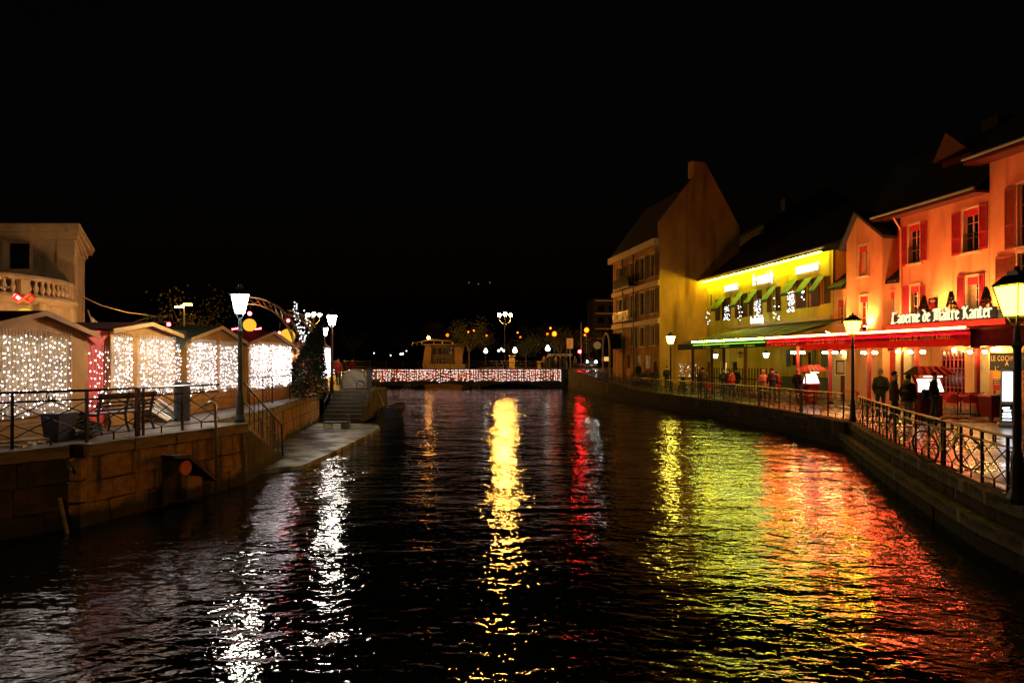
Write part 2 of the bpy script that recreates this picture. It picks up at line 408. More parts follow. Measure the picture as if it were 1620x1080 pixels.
# ------------------------------------------------------------------ setting: water, ground, quays
ZR, ZL = .95, 1.55            # right and left quay above the water
EDGE_R = [(7.2,2.5),(7.35,7),(7.6,9.5),(7.9,11.3),(8.5,13.4),(9.65,17.2),(11,21.3),(12.1,24.4),(12.4,26),(12.2,28),(11.9,32.7),(11.6,36.3),(10.7,41.5),(9.6,50),(8,60),(6.9,74),(6.6,79.5)]
EDGE_L1 = [(-10.6,2.5),(-9.9,8),(-8.97,11.7),(-8.25,12.75)]
EDGE_L2 = [(-8.07,12.9),(-7.4,15),(-6.75,17.4)]
EDGE_L3 = [(-7.9,17.6),(-8.1,23.1),(-8.6,26),(-9.3,31.2),(-9.6,34)]
def zr(y): return ZR if y < 52 else ZR + (2.2-ZR)*min(1,(y-52)/26)

def make_water():
    m = bpy.data.materials.new('water'); m.use_nodes = True; t = m.node_tree; n = t.nodes; l = t.links
    p = n['Principled BSDF']; p.inputs['Base Color'].default_value = (.003,.0045,.0035,1)
    p.inputs['Roughness'].default_value = .02; p.inputs['IOR'].default_value = 1.333
    tc = n.new('ShaderNodeTexCoord')
    prev = None
    cn = n.new('ShaderNodeTexNoise'); cn.inputs['Scale'].default_value = .16; cn.inputs['Detail'].default_value = 3
    cm = n.new('ShaderNodeMapping'); cm.inputs['Scale'].default_value = (.6,1.5,1); l.new(tc.outputs['Object'], cm.inputs[0]); l.new(cm.outputs[0], cn.inputs['Vector'])
    calm = n.new('ShaderNodeMapRange'); calm.inputs[1].default_value = .36; calm.inputs[2].default_value = .64; calm.inputs[3].default_value = .45; calm.inputs[4].default_value = 1.15
    l.new(cn.outputs['Fac'], calm.inputs[0])
    mp0 = n.new('ShaderNodeMapping'); mp0.inputs['Rotation'].default_value = (0,0,.35); mp0.inputs['Scale'].default_value = (.75,1.25,1)
    l.new(tc.outputs['Object'], mp0.inputs[0])
    for sc_, det, dst, dist_ in ((.5, 2, .11, .5), (1.9, 2, .05, .4), (7.0, 2, .017, .6), (24., 2, .0016, .3)):
        no = n.new('ShaderNodeTexNoise'); no.inputs['Scale'].default_value = sc_; no.inputs['Detail'].default_value = det
        no.inputs['Distortion'].default_value = dist_; no.inputs['Roughness'].default_value = .5
        l.new(mp0.outputs[0], no.inputs['Vector'])
        b = n.new('ShaderNodeBump'); b.inputs['Distance'].default_value = dst; l.new(calm.outputs[0], b.inputs['Strength'])
        l.new(no.outputs['Fac'], b.inputs['Height'])
        if prev: l.new(prev.outputs[0], b.inputs['Normal'])
        prev = b
    l.new(prev.outputs[0], p.inputs['Normal'])
    M['water'] = m
make_water()
S('water', MB().quad((-260,-40,0),(260,-40,0),(260,2500,0),(-260,2500,0)), 'water')
# hills far behind the lake, with a few lit houses
hb = MB(); hp = []
for i in range(41):
    x = -1500+75*i; hp.append((x, 60+70*math.sin(i*.5+1)+40*math.sin(i*1.3)+14*math.sin(i*2.9)))
for (x0,h0),(x1,h1) in zip(hp, hp[1:]):
    hb.quad((x0,1500,-1),(x1,1500,-1),(x1,1900,h1+40),(x0,1900,h0+40))
S('hills', hb, 'dark_ground')
for i, (px, py, lab) in enumerate([(742,447,'dim amber house light high on the dark hillside, leftmost one'), (757,449,'dim amber house light on the dark hillside, second from left'),
                         (775,447,'dim amber house light on the dark hillside, rightmost and brightest')]):
    obj('house_light', MB().octa(at(px,py,1480), 1.6), 'hill_light', label=lab, cat='light', group='house lights on the hillside')

q = MB()
for (a, b) in zip(EDGE_R, EDGE_R[1:]):
    za, zb = zr(a[1])-.004, zr(b[1])-.004
    q.quad((a[0]+.2,a[1],za),(90,a[1],za),(90,b[1],zb),(b[0]+.2,b[1],zb))
S('right_quay', q, 'wet_paving')
q = MB()
for (a, b) in zip(EDGE_L1, EDGE_L1[1:]): q.quad((-90,a[1],ZL-.004),(a[0]-.2,a[1],ZL-.004),(b[0]-.2,b[1],ZL-.004),(-90,b[1],ZL-.004))
L2 = [(-8.3,12.75)] + [(x-.2,y) for x, y in EDGE_L2]
for (a, b) in zip(L2, L2[1:]): q.quad((-90,a[1],ZL-.004),(a[0],a[1],ZL-.004),(b[0],b[1],ZL-.004),(-90,b[1],ZL-.004))
LB = [(-8.1,17.4)] + [(x-.2,y) for x, y in EDGE_L3] + [(-9.7,37)]
for (a, b) in zip(LB, LB[1:]): q.quad((-90,a[1],ZL-.004),(a[0],a[1],ZL-.004),(b[0],b[1],ZL-.004),(-90,b[1],ZL-.004))
LC = [(-7.5,37),(-7.5,41),(-8.4,42),(-12.4,55),(-19.5,79.9)]
for (a, b) in zip(LC, LC[1:]):
    z0 = ZL-.004
    q.quad((-90,a[1],z0),(a[0],a[1],z0),(b[0],b[1],z0),(-90,b[1],z0))
S('left_quay', q, 'quay_paving')
qb = MB()
for (a, b) in zip(LC, LC[1:]):
    qb.hexa([(a[0]-.3,a[1],-.5),(a[0],a[1],-.5),(b[0],b[1],-.5),(b[0]-.3,b[1],-.5),(a[0]-.3,a[1],ZL-.01),(a[0],a[1],ZL-.01),(b[0],b[1],ZL-.01),(b[0]-.3,b[1],ZL-.01)])
qb.box(-9.8,-7.5,36.99,37.3,-.5,ZL-.01)
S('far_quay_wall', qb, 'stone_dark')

# block-faced quay walls
BLK = [chamfer_box('stone_block', 'stone_block', c) for c in (.035,.05,.07)]
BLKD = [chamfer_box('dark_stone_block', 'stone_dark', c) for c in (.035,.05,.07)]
COP = [chamfer_box('coping_stone', 'coping', c) for c in (.03,.045)]
COPR = [chamfer_box('coping_stone', 'coping_right', c) for c in (.03,.045)]
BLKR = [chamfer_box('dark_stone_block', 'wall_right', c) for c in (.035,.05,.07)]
def block_wall(name, path, rows, ln, label, blocks, top, coping_h, thick=.35, side=1, joined_from=1e9, cop_over=.03):
    """path runs so that the canal lies on side*left normal; rows = list of (z0,z1)"""
    w = S(name, MB(), 'mortar')
    core = MB(); off = offset_path(path, -side*thick)
    inn = offset_path(path, -side*.05)
    for i in range(len(path)-1):
        a, b, c, d = inn[i], inn[i+1], off[i+1], off[i]
        core.hexa([(a[0],a[1],-.6),(b[0],b[1],-.6),(c[0],c[1],-.6),(d[0],d[1],-.6),(a[0],a[1],top-.03),(b[0],b[1],top-.03),(c[0],c[1],top-.03),(d[0],d[1],top-.03)])
    w.data = core.mesh(name, 'mortar')
    far = MB()
    def put(nm, meshes, p, dr, L, z0, z1, depth, push):
        nx, ny = -dr[1]*side, dr[0]*side
        cx = p[0]+dr[0]*L/2 + nx*(push-depth/2); cyy = p[1]+dr[1]*L/2 + ny*(push-depth/2)
        if p[1] < joined_from:
            place(nm, random.choice(meshes), w, (cx,cyy,(z0+z1)/2), (U(-.006,.006),U(-.006,.006),math.atan2(dr[1],dr[0])), (L-.02, depth, z1-z0-.018))
        else:
            h = [(-L/2+.01,-depth/2),(L/2-.01,-depth/2),(L/2-.01,depth/2),(-L/2+.01,depth/2)]
            pts = [(cx+u*dr[0]-v*dr[1], cyy+u*dr[1]+v*dr[0]) for u, v in h]
            far.prism(pts, z0+.009, z1-.009)
    for ri, (z0, z1) in enumerate(rows):
        pos = U(-.4,0)
        total = sum(dist(a,b) for a,b in zip(path,path[1:]))
        while pos < total:
            L = ln*U(.7,1.3) if z1-z0 > .3 else ln*U(.8,1.6)
            p0 = max(pos,0); p1 = min(pos+L,total); pos += L
            if p1-p0 < .12: continue
            # do not bridge a corner
            acc = 0
            for a, b in zip(path, path[1:]):
                Ls = dist(a,b); lo, hi = max(p0,acc), min(p1,acc+Ls)
                if hi-lo > .06:
                    d = ((b[0]-a[0])/Ls, (b[1]-a[1])/Ls); t = lo-acc
                    put('stone_block', blocks, (a[0]+d[0]*t, a[1]+d[1]*t), d, hi-lo, z0, z1, .22, U(-.006,.016))
                acc += Ls
    acc = 0
    for a, b in zip(path, path[1:]):
        Ls = dist(a,b); k = max(1, round(Ls/1.15)); d = ((b[0]-a[0])/Ls, (b[1]-a[1])/Ls)
        for i in range(k):
            put('coping_stone', COPR if name.startswith('right') else COP, (a[0]+d[0]*Ls*i/k, a[1]+d[1]*Ls*i/k), d, Ls/k, top-coping_h, top+U(0,.012), thick+cop_over, cop_over)
    if far.v: obj('stone_course', far, blocks[0].materials[0].name, w, kind='stuff')
    return w
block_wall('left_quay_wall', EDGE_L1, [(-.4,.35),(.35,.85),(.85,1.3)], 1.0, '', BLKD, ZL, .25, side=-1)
bw = block_wall('bastion_wall', EDGE_L2, [(-.4,.42),(.42,.82),(.82,1.3)], .75, '', BLK, ZL, .25, side=-1, cop_over=.05)
# the pale end face of the bastion and its return to the stairs
place('stone_block', BLK[0], bw, (-8.2,12.86,.18), (0,0,0), (.3,.25,.5)); place('stone_block', BLK[1], bw, (-8.2,12.85,.66), (0,0,0), (.3,.25,.4)); place('stone_block', BLK[2], bw, (-8.2,12.86,1.08), (0,0,0), (.3,.25,.38))
bb = MB().box(-7.9,-6.82,17.25,17.42,-.5,1.5)
S('stair_wall', bb, 'stone_dark')
block_wall('upper_quay_wall', EDGE_L3, [(-.1,.42),(.42,.8),(.8,1.28)], .62, '', BLK, ZL, .27, side=-1)
# right wall: a deep coping band, a ledge, a dark foot
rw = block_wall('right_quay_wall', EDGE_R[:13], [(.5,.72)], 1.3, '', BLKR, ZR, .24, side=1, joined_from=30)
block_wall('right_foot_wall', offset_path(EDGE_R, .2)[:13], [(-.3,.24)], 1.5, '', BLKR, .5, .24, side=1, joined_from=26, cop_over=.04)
led = MB()
ip = offset_path(EDGE_R, .12); op = offset_path(EDGE_R, -.3)
for i in range(len(EDGE_R)-1):
    a, b, c, d = ip[i], ip[i+1], op[i+1], op[i]
    led.hexa([(*a,-.6),(*b,-.6),(*c,-.6),(*d,-.6),(*a,.48),(*b,.48),(*c,.5),(*d,.5)])
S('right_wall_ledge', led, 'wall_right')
fw = MB()
for i in range(11, len(EDGE_R)-1):
    a, b = EDGE_R[i], EDGE_R[i+1]; za, zb = zr(a[1]), zr(b[1])
    fw.hexa([(a[0]-.02,a[1],.5),(b[0]-.02,b[1],.5),(b[0]+.4,b[1],.5),(a[0]+.4,a[1],.5),(a[0]-.02,a[1],za),(b[0]-.02,b[1],zb),(b[0]+.4,b[1],zb),(a[0]+.4,a[1],za)])
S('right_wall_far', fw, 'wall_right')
# landing buttress where the railing turns
S('landing_pier', MB().box(11.95,13.2,24.6,27.6,-.5,ZR-.02), 'wall_right')

# slab at water level and the timber step on it
sl = [(-8.3,18.6),(-6.95,18.9),(-6.05,19.7),(-5.92,24),(-5.88,29),(-6.0,31),(-6.35,32.3),(-7.0,33.0),(-9.7,33.4),(-9.3,30)]
S('stone_landing', MB().prism(sl, -.4, .11), 'slab')
sb = root('wooden_step', 'low dark timber step standing on the pale stone slab by the stairs', 'step', (-7.8,30.6,.11))
obj('top', MB().box(-8.4,-7.3,30.3,30.9,.36,.42), 'wood_bench', sb)
for x in (-8.25,-7.45): obj('leg', MB().box(x-.16,x+.16,30.34,30.86,.11,.36), 'plastic_white' if x < -8 else 'coping', sb)
obj('post', MB().box(-7.3,-7.24,30.3,30.36,.11,.75), 'coping', sb)

# far steps, up to the landing
st = root('quay_steps', 'dark stone steps rising from the pale slab to the far landing', 'steps', (-8.3,35,.1))
ns = 8
for i in range(ns):
    z1 = .11+(ZL-.11)*(i+1)/ns; y0 = 33.7+3.3*i/ns
    obj('step', MB().box(-9.5,-7.45,y0,37.0+.001*i,z1-.18,z1), 'step_stone', st)
for x in (-9.3,-7.4):
    rl = obj('handrail', MB().tube([(x,33.8,1.1),(x,37,2.55),(x,38.2,2.55)], .025), 'black_iron', st)
    for y, z in ((33.8,.11),(35.4,.85),(37,ZL),(38.2,ZL)):
        obj('handrail_post', MB().cyl((x,y,z-.1),(x,y,z+1.0), .022, n=6), 'black_iron', st)
# near stairs with iron rail, against the bastion
ss = root('iron_stairs', 'narrow steep stairs with an iron handrail running down to the slab', 'stairs', (-7.5,19.5,.1))
ns = 9
for i in range(ns):
    z = ZL-(ZL-.11)*(i+1)/(ns+1); y = 17.5+3.3*i/ns; x = -7.35-.3*i/ns
    obj('tread', MB().box(x-.5,x+.42,y,y+.36,z-.05,z), 'coping', ss)
stg = MB()
stg.hexa([(-6.9,17.4,-.3),(-6.82,17.4,-.3),(-7.1,21.2,-.3),(-7.18,21.2,-.3),(-6.9,17.4,ZL-.1),(-6.82,17.4,ZL-.1),(-7.1,21.2,.14),(-7.18,21.2,.14)])
obj('stringer', stg, 'stone_dark', ss)
obj('handrail', MB().tube([(-6.78,17.3,ZL+1),(-7.3,21.6,1.12),(-7.32,21.8,.11)], .028), 'black_iron', ss)
obj('lower_rail', MB().tube([(-6.8,17.4,ZL+.5),(-7.3,21.6,.62)], .018), 'black_iron', ss)
for k in range(1,9):
    t = k/9; x = -6.78-.52*t; y = 17.3+4.3*t; zt = ZL+1-(ZL-.12)*t
    obj('baluster', MB().cyl((x,y,zt),(x,y,zt-.95), .012, n=5), 'black_iron', ss)

# ------------------------------------------------------------------ the lit bridge across the canal
BY = 80.
br = root('canal_bridge', 'low three-arched bridge across the canal hung with a curtain of pinkish fairy lights', 'bridge', (-6,BY,0))
XB = [(-24.5,0),(-19.5,0),(-17.6,.35),(-15.5,.52),(-13.6,.3),(-12.6,.02),(-12.2,.02),(-10.4,.4),(-8,.58),(-5.6,.4),(-4.4,.02),(-4.0,.02),(-2.4,.42),(0,.58),(2.2,.4),(3.4,.05),(6.0,.0),(7.2,0)]
bm_ = MB()
for (x0,a0),(x1,a1) in zip(XB, XB[1:]):
    bm_.hexa([(x0,BY,a0),(x1,BY,a1),(x1,BY+6.5,a1),(x0,BY+6.5,a0),(x0,BY,2.16),(x1,BY,2.16),(x1,BY+6.5,2.16),(x0,BY+6.5,2.16)])
obj('arches', bm_, 'dark_stone', br)
for x in (-12.4,-4.2): obj('pier', MB().box(x-.45,x+.45,BY-.25,BY+6.6,-.6,.5), 'coping', br)
for x0 in [i*1.5-24.5 for i in range(21)]:
    obj('coping_stone', MB().box(x0+.01,x0+1.49,BY-.1,BY+.35,2.16,2.28), 'coping', br)
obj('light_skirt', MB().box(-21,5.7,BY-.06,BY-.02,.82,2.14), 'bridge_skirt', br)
random.seed(21)
lb = MB(); x = -20.9
while x < 5.7:
    zz = 2.15-U(0,.06); zb_ = .88+.10*math.sin(x*1.7)+U(-.12,.12)
    while zz > zb_:
        lb.octa((x+U(-.05,.05), BY-.11, zz), .042); zz -= U(.18,.42)
    x += U(.15,.33)
lc = root('bridge_light_curtain', 'curtain of pink and white fairy lights hung along the canal bridge', 'light curtain', (-7.6,BY-.11,2.15))
obj('bulbs', lb, 'bridge_bulb', lc, kind='stuff')
obj('carrier_wire', MB().cyl((-21,BY-.11,2.16),(5.7,BY-.11,2.16), .012, n=4), 'black_iron', lc)
def candelabra(x, y, z0, label, zt=8.7):
    r = root('candelabra_lamp', label, 'street lamp', (x,y,z0), group='three-armed amber street lamps')
    obj('post', MB().lathe([(.16,0),(.18,.5),(.09,.7),(.07,3),(.055,zt-z0-1.0)], (x,y,z0), 8), 'black_iron', r)
    sc = MB()
    for s in (-1,0,1):
        xx = x+s*.68; zz = zt+(.1 if s == 0 else 0)
        if s: sc.tube([(x,y,zt-1.2),(x+s*.4,y,zt-.95),(xx,y,zt-.6),(xx,y,zt-.3)], .03)
        g = obj('lamp_globe', MB().ball((xx,y,zz), .21, 12, 8), 'lamp_sodium', r)
        obj('globe_cap', MB().lathe([(.02,.32),(.16,.24)][::-1], (xx,y,zz), 8), 'black_iron', g)
    obj('bracket', sc.cyl((x,y,zt-1.2),(x,y,zt-.2), .03), 'black_iron', r)
    return r
candelabra(-.84, 82, 2.2, 'amber three-globe lamp standing over the middle of the lit bridge')
candelabra(-23.8, 82, 2.2, 'amber three-globe lamp above the market huts, left of the bridge')
for px, y0, w_ in ((810,562,.36),(853,571,.22)):
    p = at(px, y0, 86.2)
    obj('stone_pedestal', MB().box(p.x-w_,p.x+w_,86,86.6,2.16,p.z-.15).box(p.x-w_-.1,p.x+w_+.1,85.9,86.7,p.z-.15,p.z), 'coping',
        label='tall stone pedestal on the far side of the bridge' if w_ > .3 else 'small stone pedestal on the far side of the bridge, towards the trees', cat='pedestal')
# land and lake shore beyond
S('far_road', MB().box(6.4,90,79.5,90,.0,2.2).box(-5,90,86.5,240,.0,2.19), 'asphalt')
S('far_left_ground', MB().box(-120,-19.5,79.9,160,.0,2.1), 'dark_ground')
# railings along the far side of the bridge
fr = root('bridge_railing', 'thin iron railing along the far side of the bridge', 'railing', (-6,86,2.2))
for z in (2.5,2.85,3.15): obj('rail', MB().cyl((-24,86.2,z),(6.5,86.2,z), .025), 'black_iron', fr)
for i in range(16): obj('post', MB().cyl((-24+2.03*i,86.2,2.1),(-24+2.03*i,86.2,3.2), .03), 'black_iron', fr)

# the moored excursion boat behind the bridge
bt = root('passenger_boat', 'white two-deck excursion boat moored stern-on behind the bridge', 'boat', (-10.3,100,0))
def bxz(pts, y0, y1): return MB().extr([(x,y0,z) for x,z in pts], (0,y1-y0,0))
bx = lambda px: (px-810)/1080*100
bz = lambda py: 3.1+(572-py)*100/1080
obj('hull', bxz([(bx(672),.2),(bx(730),.2),(bx(733),bz(575)),(bx(668),bz(575))],100,118), 'boat_paint', bt)
obj('side_wing', bxz([(bx(669),bz(576)),(bx(681),bz(576)),(bx(683),bz(548)),(bx(673),bz(546))],99.7,101), 'boat_paint', bt)
obj('side_wing', bxz([(bx(720),bz(576)),(bx(731),bz(576)),(bx(733),bz(547)),(bx(719),bz(548))],99.7,101), 'boat_paint', bt)
obj('cabin_wall', bxz([(bx(683),bz(576)),(bx(718),bz(576)),(bx(718),bz(546)),(bx(683),bz(546))],100.4,112), 'dark_stone', bt)
obj('stern_plate', bxz([(bx(675),bz(584)),(bx(736),bz(584)),(bx(736),bz(576)),(bx(675),bz(576))],99.5,100), 'tarp', bt)
for a,b in ((691,697),(700,706)):
    d_ = obj('door', bxz([(bx(a),bz(575)),(bx(b),bz(575)),(bx(b),bz(565)),(bx(a),bz(565))],100.3,100.38), 'dark_pane', bt)
    obj('frame', bxz([(bx(a)-.1,bz(575)),(bx(a),bz(575)),(bx(a),bz(564)),(bx(a)-.1,bz(564))],100.2,100.39), 'boat_paint', d_)
for i in range(4): obj('window', bxz([(bx(684.5+i*8.4),bz(560)),(bx(690.5+i*8.4),bz(560)),(bx(690.5+i*8.4),bz(550)),(bx(684.5+i*8.4),bz(550))],100.3,100.36), 'dark_pane', bt)
obj('upper_deck', bxz([(bx(670),bz(546)),(bx(734),bz(546)),(bx(734),bz(544)),(bx(670),bz(544))],99.8,114), 'boat_paint', bt)
obj('canopy', bxz([(bx(652),bz(543)),(bx(680),bz(536)),(bx(712),bz(538)),(bx(720),bz(543)),(bx(716),bz(541)),(bx(682),bz(538.5))],100,112), 'tarp', bt)
for px in (653,660,667,686,700,716): obj('canopy_post', MB().cyl(at(px,546,100.2), at(px,541,100.2), .05, n=6), 'galvanised', bt)
for z in (566,571): obj('stern_rail', MB().cyl(at(676,z,99.8), at(733,z,99.8), .04, n=6), 'galvanised', bt)
for px in range(676,734,6): obj('rail_post', MB().cyl(at(px,576,99.8), at(px,566,99.8), .03, n=5), 'galvanised', bt)
bl = root('mast_lamp', 'bright amber lamp on a short mast on the roof of the moored boat', 'lamp', at(678,541,100))
obj('mast', MB().cyl(at(678,541,100), at(678,535,100), .05), 'black_iron', bl); obj('lamp_head', MB().ball(at(678,534,100), .22), 'sodium_small', bl)
# moorings beside the landing
bo = root('moored_rowing_boat', 'dark low boat tied up beside the far landing of the left quay', 'boat', (-6.9,39,0))
hullp = []
for i in range(9):
    t = i/8; hw = .62*math.sin(math.pi*min(1,t*.62+.28)); y = 37.4+3.6*t
    hullp.append([(-6.7-hw*.6,y,-.05),(-6.7-hw,y,.5+.5*(t-.4)**2),(-6.7+hw,y,.5+.5*(t-.4)**2),(-6.7+hw*.6,y,-.05)])
hm = MB()
for a, b in zip(hullp, hullp[1:]):
    for k in range(3): hm.quad(a[k],a[k+1],b[k+1],b[k])
    hm.quad(a[3],a[0],b[0],b[3])
hm.poly(hullp[0]); hm.poly(hullp[-1][::-1])
obj('hull', hm, 'navy', bo); obj('mooring_rope', MB().tube([(-6.7,37.5,.55),(-7.0,37.4,.7),(-7.4,37.6,1.5)], .02), 'tarp', bo)

# ------------------------------------------------------------------ railings
ROD_L = MB().cyl((0,0,0),(0,0,1), .011, n=6).mesh('bar', 'black_iron')
ROD_M = MB().cyl((0,0,0),(0,0,1), .017, n=6).mesh('rail', 'black_iron')
POST = MB().box(-.022,.022,-.022,.022,0,1).mesh('post', 'black_iron')
_fp = MB().box(-.018,.018,-.11,-.08,0,1).box(-.018,.018,.08,.11,0,1)
for _k in range(4): _fp.tube([(0,.07*math.cos(t),.22+.2*_k+.085*math.sin(t)) for t in [j*math.pi/5 for j in range(10)]], .009, 5, True)
FATP = _fp.mesh('panel_post', 'black_iron')
def ring_mesh(kind):
    m = MB()
    if kind == 'ring': m.tube([(.055*math.cos(t*math.pi/5),0,.075*math.sin(t*math.pi/5)) for t in range(10)], .014, 5, True)
    else:
        for s in (-1,1):
            pts = []
            for k in range(13):
                a = math.radians(90-22*k*1.05) if True else 0
                r = .075 if k < 9 else .075-.014*(k-8)
                pts.append((s*(-(r)*math.cos(a))*1.0, 0, r*math.sin(a)))
            m.tube(pts, .009, 5)
    return m.mesh('scroll', 'black_iron')
RING, SCROLL = ring_mesh('ring'), ring_mesh('scroll')
def railing(path, zf, label, H, panel, orn, group, far_join=34, light_rail=None):
    """iron railing: one thing per call; each near panel's rods are pieces of their own"""
    r = root('iron_railing', label, 'railing', (path[0][0],path[0][1],zf(path[0][1])), group=group)
    acc = MB(); gaps = along(path, panel); pts = [g[0] for g in gaps]
    for i, (a, b) in enumerate(zip(pts, pts[1:])):
        za, zb = zf(a[1]), zf(b[1])
        P = lambda u, v: (a[0]+(b[0]-a[0])*u, a[1]+(b[1]-a[1])*u, za+(zb-za)*u+v)
        z2 = H-.17; zb0 = .15
        V = lambda v: zb0+(z2-zb0)*v
        rods = [((0,V(.04)),(1,V(.96))), ((0,V(.96)),(1,V(.04))), ((.5,V(1)),(0,V(.60))), ((.5,V(1)),(1,V(.60))), ((.5,V(0)),(0,V(.42))), ((.5,V(0)),(1,V(.42)))]
        if a[1] < far_join:
            for p, q in rods: orient('cross_bar', ROD_L, r, P(*p), P(*q))
            orient('foot', ROD_M, r, P(.5,0), P(.5,zb0))
            orient('bottom_rail', ROD_L, r, P(0,zb0-.02), P(1,zb0-.02))
            orient('middle_rail', ROD_M, r, P(0,z2), P(1,z2)); orient('top_rail', ROD_M, r, P(0,H), P(1,H), 1.5)
            ang = math.atan2(b[1]-a[1], b[0]-a[0])
            place('post', POST, r, P(0,0), (0,0,ang), (1,1,H))
            place('scroll', RING if orn == 'ring' else SCROLL, r, P(.5,z2+.085), (0,0,ang))
            if i % 4 == 3: place('panel_post', FATP, r, P(.02,0), (0,0,ang+math.pi/2), (1.2,1,H+.02))
        else:
            for p, q in rods: acc.cyl(P(*p), P(*q), .014, n=4, caps=False)
            acc.cyl(P(0,0), P(0,H), .03, n=4); acc.cyl(P(0,z2), P(1,z2), .02, n=4, caps=False)
            orient('top_rail', ROD_M, r, P(0,H), P(1,H), 1.6)
    if acc.v: obj('lattice', acc, 'black_iron', r, kind='stuff')
    return r
ir = offset_path(EDGE_R, -.22)
railing(ir[1:8]+[(12.25,24.4)], zr, 'long black lattice railing with ring ornaments along the near right quay', .93, 1.05, 'ring', 'railings along the canal')
railing(ir[8:17], zr, 'black lattice railing continuing beyond the landing to the lit bridge', .93, 1.05, 'ring', 'railings along the canal')
il = [(-10.3,6.2),(-9.1,11.75),(-8.15,13.1),(-7.55,15.05),(-6.95,17.25)]
railing(il, lambda y: ZL, 'black lattice railing with scrolls on the near left bastion', 1.0, 1.22, 'scroll', 'railings along the canal')
# handrail of the upper left quay: plain, with one ornamental post pair
ur = root('plain_railing', 'plain black railing with an open ornamental post on the upper left quay', 'railing', (-9.1,25,ZL))
up = [(-9.05,23.4),(-8.98,24.6),(-8.92,25.4),(-8.85,27.2)]
for z, r_ in ((1.0,.025),(.55,.018)): obj('rail', MB().tube([(x,y,ZL+z) for x,y in up], r_), 'black_iron', ur)
for x, y in up: obj('post', MB().cyl((x,y,ZL),(x,y,ZL+1.0), .022, n=6), 'black_iron', ur)
pp = MB()
for k in range(3): pp.tube([(-8.95+.0*k, 25.0+.16*math.cos(t), ZL+.22+.26*k+.12*math.sin(t)) for t in [j*math.pi/4 for j in range(8)]], .012, 5, True)
obj('ornament', pp, 'black_iron', ur)
# standing pipes, pole in the water, valve plate on the bastion
obj('bent_pipe', MB().tube([(-7.02,15.6,ZL+.55),(-7.0,15.85,ZL+.62),(-6.98,16.05,ZL+.55),(-6.98,16.1,ZL),(-6.97,16.1,.02)], .035, 8), 'galvanised',
    label='pale bent steel pipe running down the bastion face', cat='pipe', smooth=True)
obj('wooden_pole', MB().cyl((-8.25,12.45,.62),(-8.0,12.35,-.2), .035, n=8), 'coping', label='short pale pole sticking out of the water by the bastion corner', cat='pole')
obj('wall_bracket', MB().cyl((-8.28,12.72,1.25),(-8.08,12.5,1.1), .03, n=8).box(-8.34,-8.22,12.68,12.8,1.18,1.3), 'galvanised', label='small pale bracket on the wall above the leaning pole', cat='bracket')
ht = root('sloping_hatch', 'dark sloping hatch box with a round orange disc on the bastion wall', 'hatch', (-7.3,14.9,.3))
d = Vector((.55,1.75,0)).normalized(); nn = Vector((d.y,-d.x,0)); o_ = Vector((-7.48,14.55,0))
def hp_(s, z, o): q_ = o_+d*s+nn*o; return (q_.x,q_.y,z)
obj('side_plate', MB().extr([hp_(0,.05,.02),hp_(.95,.05,.02),hp_(.95,.55,.02),hp_(.42,1.08,.02),hp_(0,1.12,.02)], nn*.05), 'stone_dark', ht)
obj('hood', MB().extr([hp_(-.03,1.12,.02),hp_(.44,1.08,.02),hp_(1.25,.42,.02),hp_(1.25,.36,.02),hp_(.42,1.0,.02),hp_(-.03,1.05,.02)], nn*.34), 'navy', ht)
obj('front_panel', MB().extr([hp_(.5,.1,.07),hp_(.95,.1,.07),hp_(.95,.5,.07),hp_(.5,.62,.07)], nn*.16), 'stone_block', ht)
cdisc = o_+d*.38+nn*.26; obj('disc', MB().cyl((cdisc.x,cdisc.y,.8),(cdisc.x+nn.x*.05,cdisc.y+nn.y*.05,.8), .16, n=18), 'life_orange', ht)

# ------------------------------------------------------------------ street lanterns
def lantern(x, y, z0, zt, glass, label, group=None, sc=1., post='black_iron', yaw=.4):
    """lantern on a tapering post; zt = height of the top of the glass"""
    r = root('street_lantern', label, 'street lamp', (x,y,z0), group=group)
    g0 = zt-.46*sc
    obj('post', MB().lathe([(.13,0),(.14,.08),(.10,.2),(.085,.7),(.06,.82),(.055,g0-z0-.5),(.075,g0-z0-.45),(.05,g0-z0-.38),(.04,g0-z0-.12)], (x,y,z0), 10), post, r)
    brk = MB()
    for k in range(4):
        a = yaw+math.pi/4+k*math.pi/2
        brk.tube([(x,y,g0-.16*sc),(x+.07*sc*math.cos(a),y+.07*sc*math.sin(a),g0-.12*sc),(x+.14*sc*math.cos(a),y+.14*sc*math.sin(a),g0)], .012*sc, 5)
    obj('bracket', brk, post, r)
    def sq(h, z): return [(x+h*math.cos(yaw+math.pi/4+k*math.pi/2), y+h*math.sin(yaw+math.pi/4+k*math.pi/2), z) for k in range(4)]
    a_, b_ = sq(.17*sc, g0), sq(.30*sc, zt)
    obj('lamp_glass', MB().hexa([*sq(.16*sc,g0+.01), *sq(.285*sc,zt-.01)]), glass, r)
    fr_ = MB()
    for k in range(4):
        fr_.cyl(a_[k], b_[k], .011*sc, n=4)
        fr_.cyl(a_[k], a_[(k+1)%4], .011*sc, n=4); fr_.cyl(b_[k], b_[(k+1)%4], .013*sc, n=4)
    f_ = obj('lamp_frame', fr_, post, r)
    t = MB(); t.hexa([*sq(.33*sc,zt+.012), *sq(.16*sc,zt+.16*sc)]); t.hexa([*sq(.12*sc,zt+.16*sc), *sq(.13*sc,zt+.22*sc)]); t.ball((x,y,zt+.26*sc), .045*sc, 8, 6)
    obj('lamp_roof', t, post, r)
    return r
def lp(px, pyt, Y): return at(px, pyt, Y)
p = at(381,467,17.45); lantern(p.x-.02,17.45,ZL,p.z,'lamp_white','blue-black lantern post glaring white on the near left quay','single lanterns on posts',1.0,'blue_iron')
